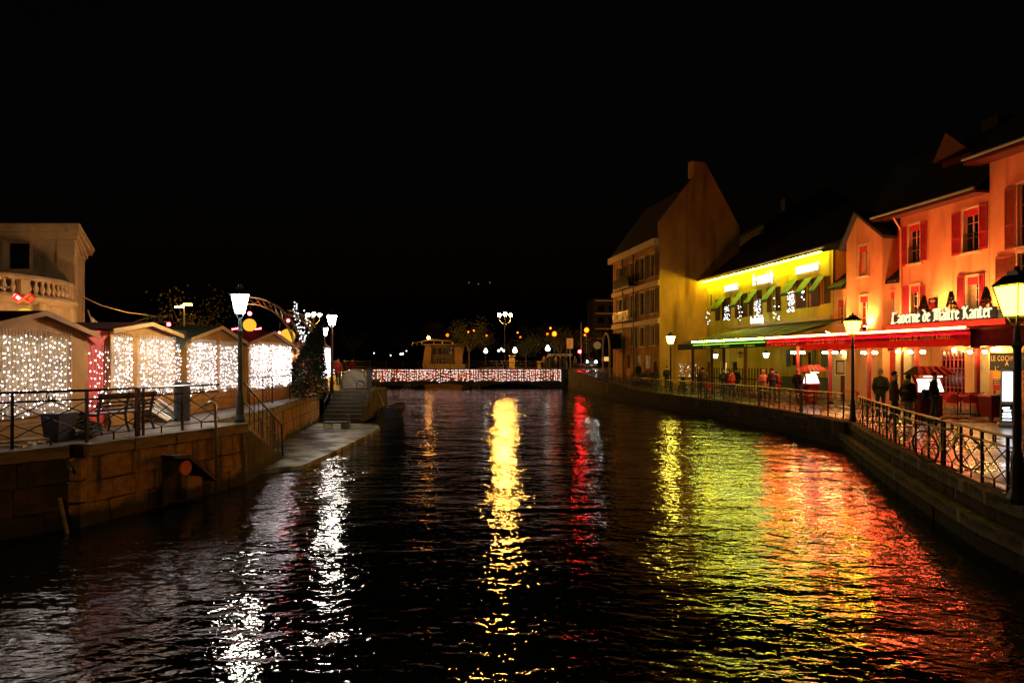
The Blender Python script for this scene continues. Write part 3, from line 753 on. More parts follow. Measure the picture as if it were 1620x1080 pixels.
p = at(525,499,33.6);  lantern(p.x,33.6,ZL,p.z,'lamp_white','lantern with warm white glare at the far end of the huts, beside the stairs','single lanterns on posts',1.0)
p = at(513,519,42);    lantern(p.x,42,ZL,p.z,'lamp_warm','smaller cream lantern just behind and below the glaring one','single lanterns on posts',1.0)
p = at(1607,452,10.35); lantern(p.x+.02,10.35,ZR,p.z,'lamp_yellow','tall lantern post with yellow glass at the near right quay edge','single lanterns on posts',1.0,'black_iron',.2)
p = at(1349,508,24.6);  lantern(p.x,24.6,ZR,p.z,'lamp_yellow','yellow lantern post standing where the right railing bends','single lanterns on posts',1.0,'black_iron',.2)
p = at(1061,532,50);    lantern(p.x,50,ZR,p.z,'lamp_lime','yellow lantern in front of the tall gabled building','single lanterns on posts',1.1)

# ------------------------------------------------------------------ the bridge the picture is taken from, with one assumed, unseen lamp that lights the bastion orange
S('near_bridge', MB().box(-40,40,-7,1.2,1.1,1.5), 'dark_stone')
nl = lantern(-3.2,-1.2,1.5,5.6,'lamp_orange','assumed big orange lantern on the near bridge, unseen behind the viewer',None,1.5)

# ------------------------------------------------------------------ market huts
HX = -9.5
def hy(px): return HX*1080/(px-810)
def bulbs(mb, y0, y1, z0, z1, x, dy, dz, r, seed, sag=0):
    random.seed(seed); y = y0
    while y < y1:
        u = (y-y0)/(y1-y0); zt = z1 - sag*(4*u*(1-u)); zz = zt-U(0,.12); zb = z0+U(-.06,.1)
        while zz > zb:
            mb.octa((x+U(.0,.05), y+U(-.02,.02), zz), r*U(.6,1.4)); zz -= dz*U(.55,1.45)
        y += dy*U(.6,1.4)
def cables(mb, y0, y1, z0, z1, x, dy, sag=0):
    y = y0
    while y < y1:
        u = (y-y0)/(y1-y0); zt = z1 - sag*(4*u*(1-u))
        mb.cyl((x+.01,y,zt),(x+.02,y+U(-.02,.02),zt-.14), .006, n=3); mb.cyl((x+.015,y,zt-.1),(x+.015,y+U(-.01,.01),z0), .0035, n=3, caps=False); y += dy
def light_curtain(y0, y1, z0, z1, label, seed, dy=.075, dz=.1, r=.0125, x=HX+.09, sag=0):
    t = root('light_curtain', label, 'light curtain', (x,(y0+y1)/2,z1), group='white light curtains on the huts')
    b = MB(); bulbs(b, y0, y1, z0, z1-.12, x, dy*1.25, dz*1.15, r, seed, sag); obj('bulbs', b, 'curtain_bulb', t, kind='stuff')
    c = MB(); cables(c, y0, y1, z0, z1, x, dy, sag); obj('cables', c, 'plastic_white', t, kind='stuff')
    return t
def hut(y0, y1, ze, za, label, roofm, panels, depth=2.3, trim='ply_trim'):
    h = root('market_hut', label, 'market hut', (HX-depth/2,(y0+y1)/2,ZL), group='wooden market huts')
    ym = (y0+y1)/2; x0 = HX-depth
    # boards of the front under and over the film panels
    front = MB()
    zb = ZL+.02
    nb = 5; top = panels[0][2]-.05
    for i in range(nb):
        a = zb+(top-zb)*i/nb; b = zb+(top-zb)*(i+1)/nb
        obj('board', MB().box(HX-.05,HX+U(0,.012),y0,y1,a+.004,b-.004), 'ply', h)
    obj('gable_board', MB().extr([(HX-.05,y0,ze-.12),(HX-.05,y1,ze-.12),(HX-.05,y1,ze),(HX-.05,ym,za-.02),(HX-.05,y0,ze)], (.06,0,0)), 'ply', h)
    obj('front_wall', MB().box(HX-.06,HX-.03,y0,y1,top,ze-.12), 'ply', h)
    obj('side_wall', MB().box(x0,HX-.06,y0,y0+.05,ZL,ze), 'ply', h)
    obj('side_wall', MB().box(x0,HX-.06,y1-.05,y1,ZL,ze), 'ply', h)
    obj('back_wall', MB().box(x0,x0+.05,y0+.05,y1-.05,ZL,ze), 'ply', h)
    ycuts = [y0] + [v for pn in panels for v in pn[:2]] + [y1]
    for a, b in zip(ycuts[::2], ycuts[1::2]):
        if b-a > .03: obj('post', MB().box(HX-.03,HX+.025,a,b,top,ze-.12), 'ply', h)
    for (a, b, c, dd) in panels:
        f = obj('film_panel', MB().box(HX-.02,HX+.008,a+.03,b-.03,c,dd+.1), 'film', h)
        obj('frame', MB().box(HX-.02,HX+.02,a,a+.03,c,dd+.1).box(HX-.02,HX+.02,b-.03,b,c,dd+.1), 'ply', f)
    ov = .16
    for s, ye, yo in ((1,y0,y0-ov),(2,y1,y1+ov)):
        sl = (za-ze)/(ym-y0); zo = ze-sl*ov
        rf = obj('roof', MB().extr([(x0-.1,yo,zo),(x0-.1,ym,za),(x0-.1,ym,za+.05),(x0-.1,yo,zo+.05)], (depth+.28,0,0)), roofm, h)
        obj('verge_board', MB().extr([(HX+.18,yo,zo-.05),(HX+.18,ym,za-.05),(HX+.18,ym,za+.055),(HX+.18,yo,zo+.055)], (.03,0,0)), trim, rf)
    return h
hut(12.05,15.25,3.70,4.07,'nearest plywood market hut with dark red roof, cut by the left edge','roof_red',[(12.15,14.66,2.02,3.6)],2.6,'ply')
hut(16.1,19.2,3.84,4.07,'market hut behind the bench, with a low gable and two lit panels','roof_red',[(16.12,16.95,2.25,3.67),(17.25,19.1,2.25,3.66)],2.2)
hut(20.0,23.9,3.78,4.2,'market hut left of the tall lantern post, with a dark green roof','roof_green',[(20.05,21.7,2.25,3.64),(22.0,23.8,2.25,3.64)],3.0)
hut(24.5,29.1,3.80,4.25,'broad market hut right of the lantern post, the brightest one','roof_red',[(24.6,26.85,2.15,3.74),(26.95,29.05,2.15,3.74)],3.0)
light_curtain(12.1,14.62,2.05,3.72,'curtain of white fairy lights on the nearest hut by the left edge',1,.085,.115,.0125)
light_curtain(15.2,16.08,1.85,3.52,'curtain of white fairy lights over the red cloth between two huts',2,.115,.15,.0130,sag=.06)
light_curtain(16.14,16.95,2.22,3.80,'narrow light curtain on the hut behind the bench',3,.075,.105,.0145)
light_curtain(17.28,19.1,2.20,3.79,'wider light curtain on the hut behind the bench',4,.085,.115,.0145)
light_curtain(19.15,19.35,2.1,3.6,'thin strand of lights left in the dark gap between huts',5,.07,.12,.015)
light_curtain(19.75,20.0,2.1,3.6,'thin strand of lights right in the dark gap between huts',6,.08,.15,.015)
light_curtain(20.06,21.7,2.2,3.78,'left light curtain on the green-roofed hut',7,.072,.10,.0145)
light_curtain(22.0,23.7,2.2,3.76,'right light curtain on the green-roofed hut, beside the lantern post',8,.09,.11,.0145)
light_curtain(24.6,26.85,2.12,3.86,'left light curtain on the broad brightest hut',9,.08,.10,.0155)
light_curtain(26.92,29.05,2.10,3.86,'right light curtain on the broad brightest hut, beside the fir tree',10,.075,.095,.016)
# cloths closing the gaps
rc = root('red_cloth_screen', 'red cloth screen with scalloped pelmet closing the gap between two huts', 'cloth screen', (HX-.1,15.7,ZL))
obj('cloth', MB().box(HX-.14,HX-.10,15.26,16.09,ZL+.03,3.66), 'red_cloth', rc)
obj('pelmet', MB().extr([(HX-.04,15.26,3.82),(HX-.04,16.09,3.82)]+[(HX-.04,16.09-.83*k/10,3.72-.22*math.sin(math.pi*k/10)) for k in range(11)], (.02,0,0)), 'red_cloth', rc)
gc = root('green_cloth_screen', 'dark green scalloped cloth closing the gap beside the green-roofed hut', 'cloth screen', (HX-.1,19.6,ZL))
obj('cloth', MB().box(HX-.5,HX-.46,19.21,19.99,ZL+.03,3.6), 'green_cloth', gc)
obj('pelmet', MB().extr([(HX-.04,19.21,4.0),(HX-.04,19.99,4.0)]+[(HX-.04,19.99-.78*k/10,3.72-.25*math.sin(math.pi*k/10)) for k in range(11)], (.02,0,0)), 'green_cloth', gc)
# small red stall and the last hut with its bright curtain
rs = root('red_stall', 'red painted stall behind the fir tree with lit goods under its roof', 'stall', (-10.4,31.3,ZL))
obj('wall', MB().box(-11.6,-9.9,29.5,33.2,ZL,3.5), 'red_paint', rs)
obj('roof', MB().box(-11.8,-9.7,29.3,33.3,3.5,3.62), 'ply', rs)
obj('counter', MB().box(-9.9,-9.6,29.8,33,ZL+.9,ZL+.98), 'ply', rs)
for i in range(6): obj('lamp', MB().octa((-9.62,31.0+i*.36,3.38), .04), 'bulb_warm', rs)
h5 = root('last_hut', 'last market hut before the stairs with a brilliant corner of fairy lights', 'market hut', (-10.5,34.6,ZL), group='wooden market huts')
obj('wall', MB().box(-11.9,-9.62,33.7,35.7,ZL,3.75), 'ply', h5); obj('roof', MB().extr([(-12,33.5,3.75),(-12,34.7,4.1),(-12,35.9,3.75)], (2.5,0,0)), 'roof_red', h5)
light_curtain(33.7,35.7,2.25,3.95,'brilliant light curtain on the last hut beside the stairs',11,.07,.08,.022,x=-9.53)
light_curtain(33.9,34.6,1.8,2.4,'short strand of lights hanging below the last hut',12,.2,.13,.018,x=-9.5)

# half arches with red lamps and yellow balls
def half_arch(foot, tip, label, ball=True, w_=.30):
    f = Vector(foot); t = Vector(tip); r = root('truss_arch', label, 'arch', foot, group='curved truss arches over the market')
    H = t.z-f.z; L = (t-f); L.z = 0; W_ = L.length; d = L.normalized(); N = 16; ch = [[],[]]; zs = f.z+H*.45
    for i in range(N+1):
        if i < 4: p = f+Vector((0,0,(zs-f.z)*i/4)); nrm = d
        else:
            a = (i-4)/(N-4)*math.pi/2; p = f+d*(W_*(1-math.cos(a)))+Vector((0,0,zs-f.z+(t.z-zs)*math.sin(a))); nrm = (d*math.cos(a)-Vector((0,0,math.sin(a))))
        ch[0].append(p-nrm*w_/2); ch[1].append(p+nrm*w_/2)
    for c in ch:
        obj('chord', MB().tube(c, .028, 6), 'galvanised', r)
        obj('chord', MB().tube([q+Vector((0,.22,0)) for q in c], .028, 6), 'galvanised', r)
    for i in range(N):
        a, b = ch[i%2][i], ch[(i+1)%2][i+1]
        orient('brace', BRC, r, a, b); orient('brace', BRC, r, ch[0][i], ch[0][i]+Vector((0,.22,0)))
        orient('brace', BRC, r, ch[1][i]+Vector((0,.22,0)), ch[0][i+1])
    return r
BRC = MB().cyl((0,0,0),(0,0,1), .016, n=5).mesh('brace', 'galvanised')
half_arch((-9.45,30.1,ZL),(-11.65,30.1,5.8),'galvanised truss arch curving up beside the lantern, with red lamps')
half_arch((-10.7,38,ZL),(-12.5,38,5.8),'smaller truss arch behind, lit amber under the three-globe lamp')
half_arch((-19.6,20.0,ZL),(-14.9,20.0,5.45),'truss arch with a red bow lamp in front of the balustraded building')
half_arch((-21.4,36,ZL),(-18.3,36,5.35),'dim truss arch with a red lamp behind the second hut')
def red_lamp(px, py, Y, label, r_=.085):
    p = at(px,py,Y); t = root('red_lamp', label, 'lamp', p, group='red lamps on the arches')
    obj('lamp_head', MB().ball(p, r_, 10, 7), 'deco_red', t); obj('hanger', MB().cyl(p+Vector((0,.02,r_)), p+Vector((0,.06,.5)), .01, n=5), 'black_iron', t)
red_lamp(395,496,30,'red lamp hanging over the big yellow ball'); red_lamp(456,507,31,'red lamp on the outer curve of the nearer arch',.07)
red_lamp(442,526,33,'red lamp low above the roof of the broad hut',.06); red_lamp(27,470,19.8,'red lamp in the bow on the balustraded building side',.10)
red_lamp(267,513,34,'red lamp above the second hut, under the amber street light',.09)
def ball(px, py, Y, r_, label):
    obj('glowing_ball', MB().ball(at(px,py,Y), r_, 24, 14), 'deco_ball', label=label, cat='ball lamp', group='yellow glowing balls', smooth=True)
ball(395,514,30,.28,'round yellow glowing ball beside the lantern post')
ball(455,532,33,.36,'yellow glowing ball half hidden behind the broad hut roof')
ball(40,500,19.9,.23,'yellow glowing ball half hidden behind the nearest hut roof')
bow = MB()
p = at(38,472,19.7)
for s in (-1,1): bow.tube([(p.x,p.y,p.z),(p.x+s*.18,p.y,p.z+.14),(p.x+s*.3,p.y,p.z+.02),(p.x+s*.16,p.y,p.z-.1),(p.x,p.y,p.z)], .05, 6)
obj('red_bow', bow, 'red_cloth', label='red ribbon bow next to the red lamp by the balustraded building', cat='bow')
for px, lab in ((372,'left'),(409,'right')):
    t = root('red_light_bar', f'short bar of red bulbs {"left" if lab=="left" else "right"} of the lantern post above the hut roofs', 'light bar', at(px,521,36))
    a, b = at(px-4,522,36), at(px+4,520.5,36)
    obj('bar', MB().cyl(a, b, .02), 'black_iron', t); obj('stand', MB().cyl(at(px,521,36),(at(px,521,36).x,36,ZL), .02), 'black_iron', t)
    for i in range(4): obj('bulb', MB().octa(a+(b-a)*(i/3)+Vector((0,-.03,.04)), .045), 'deco_red', t)

# ------------------------------------------------------------------ things standing on the left quay
def slat_bench():
    r = root('park_bench', 'dark slatted bench with cast iron legs behind the left railing, back to the canal', 'bench', (-8.62,15.15,ZL), rz=-.26); L = dict(local=True)
    for i in range(5): obj('seat_slat', MB().box(-.42+.095*i,-.34+.095*i,-.8,.8,.42,.45), 'wood_bench', r, bevel=.005, **L)
    for i, (z, h_) in enumerate(((.49,.05),(.57,.05),(.65,.05),(.74,.13))):
        x = .06+.22*(z-.45)
        obj('back_slat', MB().hexa([(x-.012,-.8,z),(x+.012,-.8,z),(x+.012,.8,z),(x-.012,.8,z),(x-.012+.22*h_,-.8,z+h_),(x+.012+.22*h_,-.8,z+h_),(x+.012+.22*h_,.8,z+h_),(x-.012+.22*h_,.8,z+h_)]), 'wood_bench', r, **L)
    for y in (-.72,0,.72):
        obj('leg', MB().tube([(.16,y,0),(.08,y,.2),(.05,y,.42),(.14,y,.8),(.16,y,.88)], .03, 6).tube([(.05,y,.41),(-.42,y,.40),(-.36,y,.2),(-.42,y,0)], .026, 6), 'blue_iron', r, **L)
slat_bench()
obj('planter_box', MB().hexa([(-9.05,13.2,ZL),(-8.75,13.15,ZL),(-8.75,13.65,ZL),(-9.05,13.7,ZL),(-9.1,13.15,ZL+.55),(-8.7,13.1,ZL+.55),(-8.7,13.7,ZL+.55),(-9.1,13.75,ZL+.55)]), 'navy', label='dark square planter box in front of the nearest hut', cat='planter', bevel=.01)
obj('dark_bin', MB().lathe([(.19,0),(.2,.05),(.2,.92),(.22,.94),(.16,1.02)], (-8.7,18.0,ZL), 12), 'navy', label='tall dark bin in front of the gap between huts', cat='bin', smooth=False)
ca = root('cardboard_sheets', 'pale cardboard sheets leaning against the low hut wall', 'cardboard', (-9.1,18,ZL))
for i in range(4):
    y = 17.3+.25*i
    obj('sheet', MB().extr([(-9.42,y,ZL+.45+.05*i),(-9.42,y+.55,ZL+.40),(-8.85-.03*i,y+.75,ZL+.03),(-8.8,y+.1,ZL+.03)], (.01,0,.02)), 'plastic_white' if i%2 else 'poster', ca)
pl = root('plank_pile', 'low pile of pale planks on the paving by the left edge', 'planks', (-9.1,12.4,ZL))
for i in range(6): obj('plank', MB().hexa([(-9.35+U(-.05,.05),12.3+.13*i,ZL+.05*(i%2)),(-8.85,12.35+.13*i,ZL+.05*(i%2)),(-8.85,12.45+.13*i,ZL+.05*(i%2)),(-9.35,12.4+.13*i,ZL+.05*(i%2)),
    (-9.35,12.3+.13*i,ZL+.045+.05*(i%2)),(-8.85,12.35+.13*i,ZL+.045+.05*(i%2)),(-8.85,12.45+.13*i,ZL+.045+.05*(i%2)),(-9.35,12.4+.13*i,ZL+.045+.05*(i%2))]), 'poster', pl)
def needles(mb, c, R_, H_, n, size, seed, cone=True):
    random.seed(seed)
    for i in range(n):
        t = R()**.7 if cone else R(); a = U(0,2*math.pi); rr = R_*(1-t if cone else math.sqrt(max(0,1-(2*t-1)**2)))*U(.55,1.05)
        p = Vector((c[0]+rr*math.cos(a), c[1]+rr*math.sin(a), c[2]+H_*t)); d = Vector((math.cos(a),math.sin(a),U(-.5,.4)))*size*U(.6,1.3); s = Vector((-math.sin(a),math.cos(a),U(-.4,.4)))*size*.35
        mb.add([p-s, p+s, p+d], [(0,1,2)])
fb_ = MB(); needles(fb_, (-8.75,13.9,ZL), .35, .35, 500, .10, 5, False); needles(fb_, (-8.9,14.15,ZL), .3, .5, 400, .10, 6, True)
obj('fir_cuttings', fb_, 'conifer', label='heap of cut fir branches beside the dark planter box', cat='branches', kind='stuff')
xt = root('fir_tree', 'big dark fir tree leaning over the quay edge beside the last huts', 'tree', (-9.3,30.2,ZL))
cr = MB(); needles(cr, (0,0,.1), 1.15, 3.1, 5200, .20, 8); 
tr = MB().cyl((0,0,0),(0,0,3.0), .07, .02)
for nm, mb_, mm in (('crown',cr,'conifer'),('trunk',tr,'bark')):
    o = obj(nm, mb_, mm, xt, local=True); o.rotation_euler = (0,.26,0)
wp = MB(); needles(wp, (-9.0,29.0,ZL), .4, .8, 500, .16, 11)
obj('potted_shrub', wp, 'foliage', label='small pale green shrub at the foot of the big fir', cat='shrub')
# bare sapling with white lights behind
lt = root('light_sapling', 'slender bare tree wound with cold white lights behind the arches', 'tree', at(480,560,44))
b_ = MB(); base = Vector((at(480,560,44).x,44,ZL))
b_.cyl(base, base+Vector((0,0,3.2)), .06, .03)
lbm = MB(); random.seed(4)
for i in range(7):
    a = U(0,6.28); e = base+Vector((math.cos(a)*.6,math.sin(a)*.6,U(4.3,5.4))); s_ = base+Vector((0,0,U(2.4,3.2))); b_.cyl(s_, e, .025, .008, n=5)
    for k in range(9): lbm.octa(s_+(e-s_)*(k/8)+Vector((U(-.08,.08),-.05,U(-.1,.1))), .035)
obj('trunk', b_, 'bark', lt); obj('bulbs', lbm, 'net_bulb', lt, kind='stuff')
# covered things and winch on the far landing
tc_ = root('covered_cart', 'cart under a pale tarpaulin standing on the landing above the steps', 'cart', (-8.8,38.3,ZL))
cv = MB(); prof = [(-.75,0),(-.8,.5),(-.6,.95),(-.1,1.15),(.45,1.0),(.7,.6),(.72,0)]
cv.extr([(-8.75+a,37.9,ZL+b) for a,b in prof], (0,1.1,0)); obj('tarpaulin', cv, 'tarp', tc_, bevel=.08)
obj('wheel', MB().tube([(-8.4+.24*math.cos(t*.63),37.85,ZL+.26+.24*math.sin(t*.63)) for t in range(10)], .03, 5, True), 'rubber', tc_)
obj('shaft', MB().cyl((-8.9,37.8,ZL+.75),(-8.1,37.6,ZL+.1), .03), 'coping', tc_)
mw = root('mooring_winch', 'dark blue mooring winch post at the corner of the landing', 'winch', (-7.9,37.9,ZL))
obj('body', MB().box(-8.05,-7.78,37.8,38.05,ZL,ZL+1.05), 'navy', mw, bevel=.02); obj('cap', MB().box(-8.2,-7.72,37.75,38.1,ZL+1.05,ZL+1.15), 'black_iron', mw, bevel=.02)
obj('handle', MB().tube([(-8.05,37.85,ZL+.8),(-8.25,37.8,ZL+.8),(-8.25,37.8,ZL+1.0)], .02), 'galvanised', mw)
# double amber street light with tree behind
def tall_light(px, pyb, Y, z0, heads, label, mname='sodium_small', hz=None):
    p = at(px,pyb,Y); r = root('road_light', label, 'street lamp', (p.x,Y,z0), group='tall amber road lights')
    obj('post', MB().cyl((p.x,Y,z0),(p.x,Y,p.z), .08, .05), 'galvanised', r)
    for hx, hyy in heads:
        q_ = at(hx,hyy,Y); a = obj('arm', MB().tube([p, (p+q_)/2+Vector((0,0,.1)), q_], .035, 5), 'galvanised', r)
        obj('lamp_head', MB().hexa([(q_.x-.28,Y-.12,q_.z-.06),(q_.x+.28,Y-.12,q_.z-.06),(q_.x+.28,Y+.12,q_.z-.06),(q_.x-.28,Y+.12,q_.z-.06),(q_.x-.24,Y-.1,q_.z+.02),(q_.x+.24,Y-.1,q_.z+.02),(q_.x+.24,Y+.1,q_.z+.02),(q_.x-.24,Y+.1,q_.z+.02)]), mname, a)
    return r
tall_light(291,484,45,ZL,[(284,485),(297,481)],'double-headed amber road light above the second hut','sodium_small')

# ------------------------------------------------------------------ facades
class Fac:
    def __init__(s, A, d):
        s.A = Vector(A); s.d = Vector(d).normalized(); s.n = Vector((s.d.y, -s.d.x))
    def off(s, o): return Fac(s.A+s.n*o, s.d)
    def p(s, t, z, o=0): q = s.A+s.d*t+s.n*o; return (q.x, q.y, z)
    def s(s, px): k = (px-810)/1080; return (k*s.A.y-s.A.x)/(s.d.x-k*s.d.y)
    def y(s, px): return s.A.y+s.d.y*s.s(px)
    def z(s, px, py): return EYE+(572-py)*s.y(px)/1080
    def rect(s, x0, x1, yt, yb):
        c = (x0+x1)/2; return s.s(x0), s.s(x1), s.z(c,yb), s.z(c,yt)
def fb(F, s0, s1, z0, z1, o0, o1, mb=None):
    mb = mb or MB()
    return mb.hexa([F.p(s0,z0,o0),F.p(s1,z0,o0),F.p(s1,z0,o1),F.p(s0,z0,o1),F.p(s0,z1,o0),F.p(s1,z1,o0),F.p(s1,z1,o1),F.p(s0,z1,o1)])
def fwall(F, s0, s1, z0, z1, holes, deep=.22):
    """wall with real openings and reveals"""
    mb = MB(); sc = sorted({s0,s1,*[h[0] for h in holes],*[h[1] for h in holes]}); zc = sorted({z0,z1,*[h[2] for h in holes],*[h[3] for h in holes]})
    sc = [v for v in sc if s0 <= v <= s1]; zc = [v for v in zc if z0 <= v <= z1]
    for a, b in zip(sc, sc[1:]):
        run = None
        for c, d in list(zip(zc, zc[1:])):
            m_, n_ = (a+b)/2, (c+d)/2
            solid = not any(h[0] < m_ < h[1] and h[2] < n_ < h[3] for h in holes)
            if solid: mb.quad(F.p(a,c),F.p(b,c),F.p(b,d),F.p(a,d))
    for h0,h1,h2,h3 in holes:
        mb.quad(F.p(h0,h2),F.p(h0,h2,-deep),F.p(h0,h3,-deep),F.p(h0,h3)); mb.quad(F.p(h1,h2),F.p(h1,h3),F.p(h1,h3,-deep),F.p(h1,h2,-deep))
        mb.quad(F.p(h0,h2),F.p(h1,h2),F.p(h1,h2,-deep),F.p(h0,h2,-deep)); mb.quad(F.p(h0,h3),F.p(h0,h3,-deep),F.p(h1,h3,-deep),F.p(h1,h3))
    return mb
def window(F, h, par, frame='cream_trim', pane='dark_pane', cols=2, rows=3, trim=True, curtain=None, blind=None, rail=False):
    a, b, c, d = h; o = -.14; t = .05
    f = MB(); fb(F,a,b,c,c+t,o-.03,o+.03,f); fb(F,a,b,d-t,d,o-.03,o+.03,f); fb(F,a,a+t,c+t,d-t,o-.03,o+.03,f); fb(F,b-t,b,c+t,d-t,o-.03,o+.03,f)
    w_ = obj('window', f, frame, par)
    m = MB()
    for i in range(1,cols): x = a+(b-a)*i/cols; fb(F,x-.03,x+.03,c+t,d-t,o-.02,o+.035,m)
    for i in range(1,rows): z = c+(d-c)*i/rows; fb(F,a+t,b-t,z-.015,z+.015,o-.018,o+.02,m)
    obj('glazing_bar', m, frame, w_)
    for i in range(cols):
        x0 = a+(b-a)*i/cols; x1 = a+(b-a)*(i+1)/cols
        obj('pane', fb(F,x0+.03,x1-.03,c+t,d-t,o-.012,o-.004), pane, w_)
    if curtain: obj('curtain', fb(F,a+t,b-t-(b-a)*.35,c+t,d-t,o+.004,o+.016), curtain, w_)
    if trim:
        s_ = MB(); fb(F,a-.1,a-.004,c-.1,d+.12,.002,.05,s_); fb(F,b+.004,b+.1,c-.1,d+.12,.002,.05,s_); fb(F,a-.004,b+.004,d+.004,d+.12,.002,.05,s_)
        obj('surround', s_, 'cream_trim', w_); obj('sill', fb(F,a-.14,b+.14,c-.09,c-.004,-.1,.11), 'cream_trim', w_)
    if blind: obj('pelmet', fb(F,a+.02,b-.02,d-.34,d-.02,-.03,.0), blind, w_)
    if rail:
        r_ = MB(); fb(F,a,b,c+.78,c+.82,.02,.06,r_); fb(F,a,b,c+.08,c+.11,.02,.06,r_)
        n = 8
        for i in range(n+1): x = a+(b-a)*i/n; fb(F,x-.009,x+.009,c+.02,c+.8,.03,.05,r_)
        obj('railing', r_, 'black_iron', w_)
    return w_
def shutter(F, s0, s1, z0, z1, par, m, o=.03, detail=True):
    f = MB(); t = .05; fb(F,s0,s1,z0,z1,o,o+.015,f)
    sh = obj('shutter', f, m, par)
    if detail:
        g = MB()
        for a,b,c,d in ((s0,s0+t,z0,z1),(s1-t,s1,z0,z1),(s0+t,s1-t,z0,z0+.1),(s0+t,s1-t,z1-.1,z1),(s0+t,s1-t,z0+(z1-z0)*.36,z0+(z1-z0)*.36+.1)): fb(F,a,b,c,d,o+.017,o+.04,g)
        z = z0+.14
        while z < z1-.14:
            g.hexa([F.p(s0+t,z,o+.036),F.p(s1-t,z,o+.036),F.p(s1-t,z,o+.03),F.p(s0+t,z,o+.03),F.p(s0+t,z+.045,o+.022),F.p(s1-t,z+.045,o+.022),F.p(s1-t,z+.045,o+.016),F.p(s0+t,z+.045,o+.016)]); z += .075
        obj('louvres', g, m, sh)
    return sh

K = Fac((16.1,57.6),(.167,-.986))           # the line of the right-hand fronts
ZK = K.z
# ---- tall gabled building
TB = Fac((9.98,67.4),(2.1,-11.4)); 
s0, s1 = 0, TB.s(1043)
tb = root('gabled_building', 'tall four-storey building with a steep bare gable wall and a chimney at its peak', 'building', (14,60,1.3))
holes = []; specs = []
for (a,b,rows) in ((1029.5,1036,[(402,437),(458,495),(515,546)]),(1013,1020,[(408,443),(463,498),(518,548)]),(998,1004.5,[(416,447),(467,502),(517,548)]),(980,984.5,[(424,460),(474,505),(525,552)])):
    for (t_,b_) in rows:
        h = TB.rect(a,b,t_,b_); holes.append(h); specs.append(h)
for a,b in ((992,998),(1007,1014),(1019,1028)):
    h = TB.rect(a,b,561,583); holes.append(h); specs.append(h)
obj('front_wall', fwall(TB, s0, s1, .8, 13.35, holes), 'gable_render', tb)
for i, h in enumerate(specs):
    window(TB, h, tb, trim=i < 12, pane='window_glow_soft' if i in (13,14) else 'dark_pane')
    if i < 12:
        w_ = h[1]-h[0]
        if i % 3 < 2 or i < 6:
            shutter(TB, h[0]-w_*.75-.12, h[0]-.12, h[2], h[3], tb, 'brown_shutter'); shutter(TB, h[1]+.12, h[1]+w_*.75+.12, h[2], h[3], tb, 'brown_shutter')
for py in (449,508):
    z = TB.z(1036,py); obj('string_course', fb(TB,s0,s1+.15,z-.22,z+.22,.003,.18), 'cream_trim', tb)
zc = TB.z(1040,380); obj('cornice', fb(TB,s0-.3,s1+.0,zc-.45,zc+.12,.003,.45).add([],[]), 'cream_trim', tb)
for py,pb in ((440,456),(494,507)):
    h = TB.rect(982,1007,py,pb); bal = obj('balcony', fb(TB,h[0],h[1],h[2]-.12,h[2],.0,.8), 'cream_trim', tb)
    g = MB(); fb(TB,h[0],h[1],h[3]-.05,h[3],.76,.8,g)
    n = 22
    for i in range(n+1): x = h[0]+(h[1]-h[0])*i/n; fb(TB,x-.012,x+.012,h[2],h[3]-.05,.77,.79,g)
    fb(TB,h[0],h[1],h[2]+.01,h[3]-.1,.74,.755,g) if py == 440 else None
    obj('railing', g, 'black_iron', bal)
for px in (988,1005):
    a = TB.p(TB.s(px),TB.z(px,396),.2); b = TB.p(TB.s(px),1.5,.15); obj('downpipe', MB().tube([TB.p(TB.s(px)-.2,TB.z(px,394),.5),a,b], .06), 'black_iron', tb)
GW = Fac((12.1,56),(.98,.2)); gl = 7.2
c_ = lambda px, py, Y=56.6: at(px,py,Y)
zE, zA = 14.6, 19.7
gp = [(0,.8),(gl,.8),(gl,zE-.2),(4.05,zA),(3.0,zA),(3.0,zA-1.3),(0,zE)]
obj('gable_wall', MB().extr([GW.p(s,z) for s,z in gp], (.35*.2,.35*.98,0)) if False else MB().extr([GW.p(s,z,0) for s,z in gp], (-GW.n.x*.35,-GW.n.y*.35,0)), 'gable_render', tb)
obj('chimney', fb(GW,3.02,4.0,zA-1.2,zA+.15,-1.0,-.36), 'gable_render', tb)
rf = MB()
e0 = Vector(GW.p(0,zc+.1,-.35)); e1 = Vector(TB.p(0,zc+.1,.4))
rf.quad(GW.p(0,zc+.1,-.36), TB.p(0,zc+.1,.4), TB.p(0,zA-1.5,-3.3), GW.p(3.3,zA-1.6,-.36))
rf.quad(GW.p(3.4,zA-1.6,-.36), TB.p(0,zA-1.5,-3.3), TB.p(0,zE-.3,-7), GW.p(gl,zE-.3,-.36))
obj('roof', rf, 'slate', tb)
obj('rear_wall', MB().hexa([TB.p(0,.8,-.01),TB.p(.2,.8,-.01),TB.p(.2,.8,-7),TB.p(0,.8,-7),TB.p(0,13.3,-.01),TB.p(.2,13.3,-.01),TB.p(.2,13.3,-7),TB.p(0,13.3,-7)]), 'gable_render', tb)
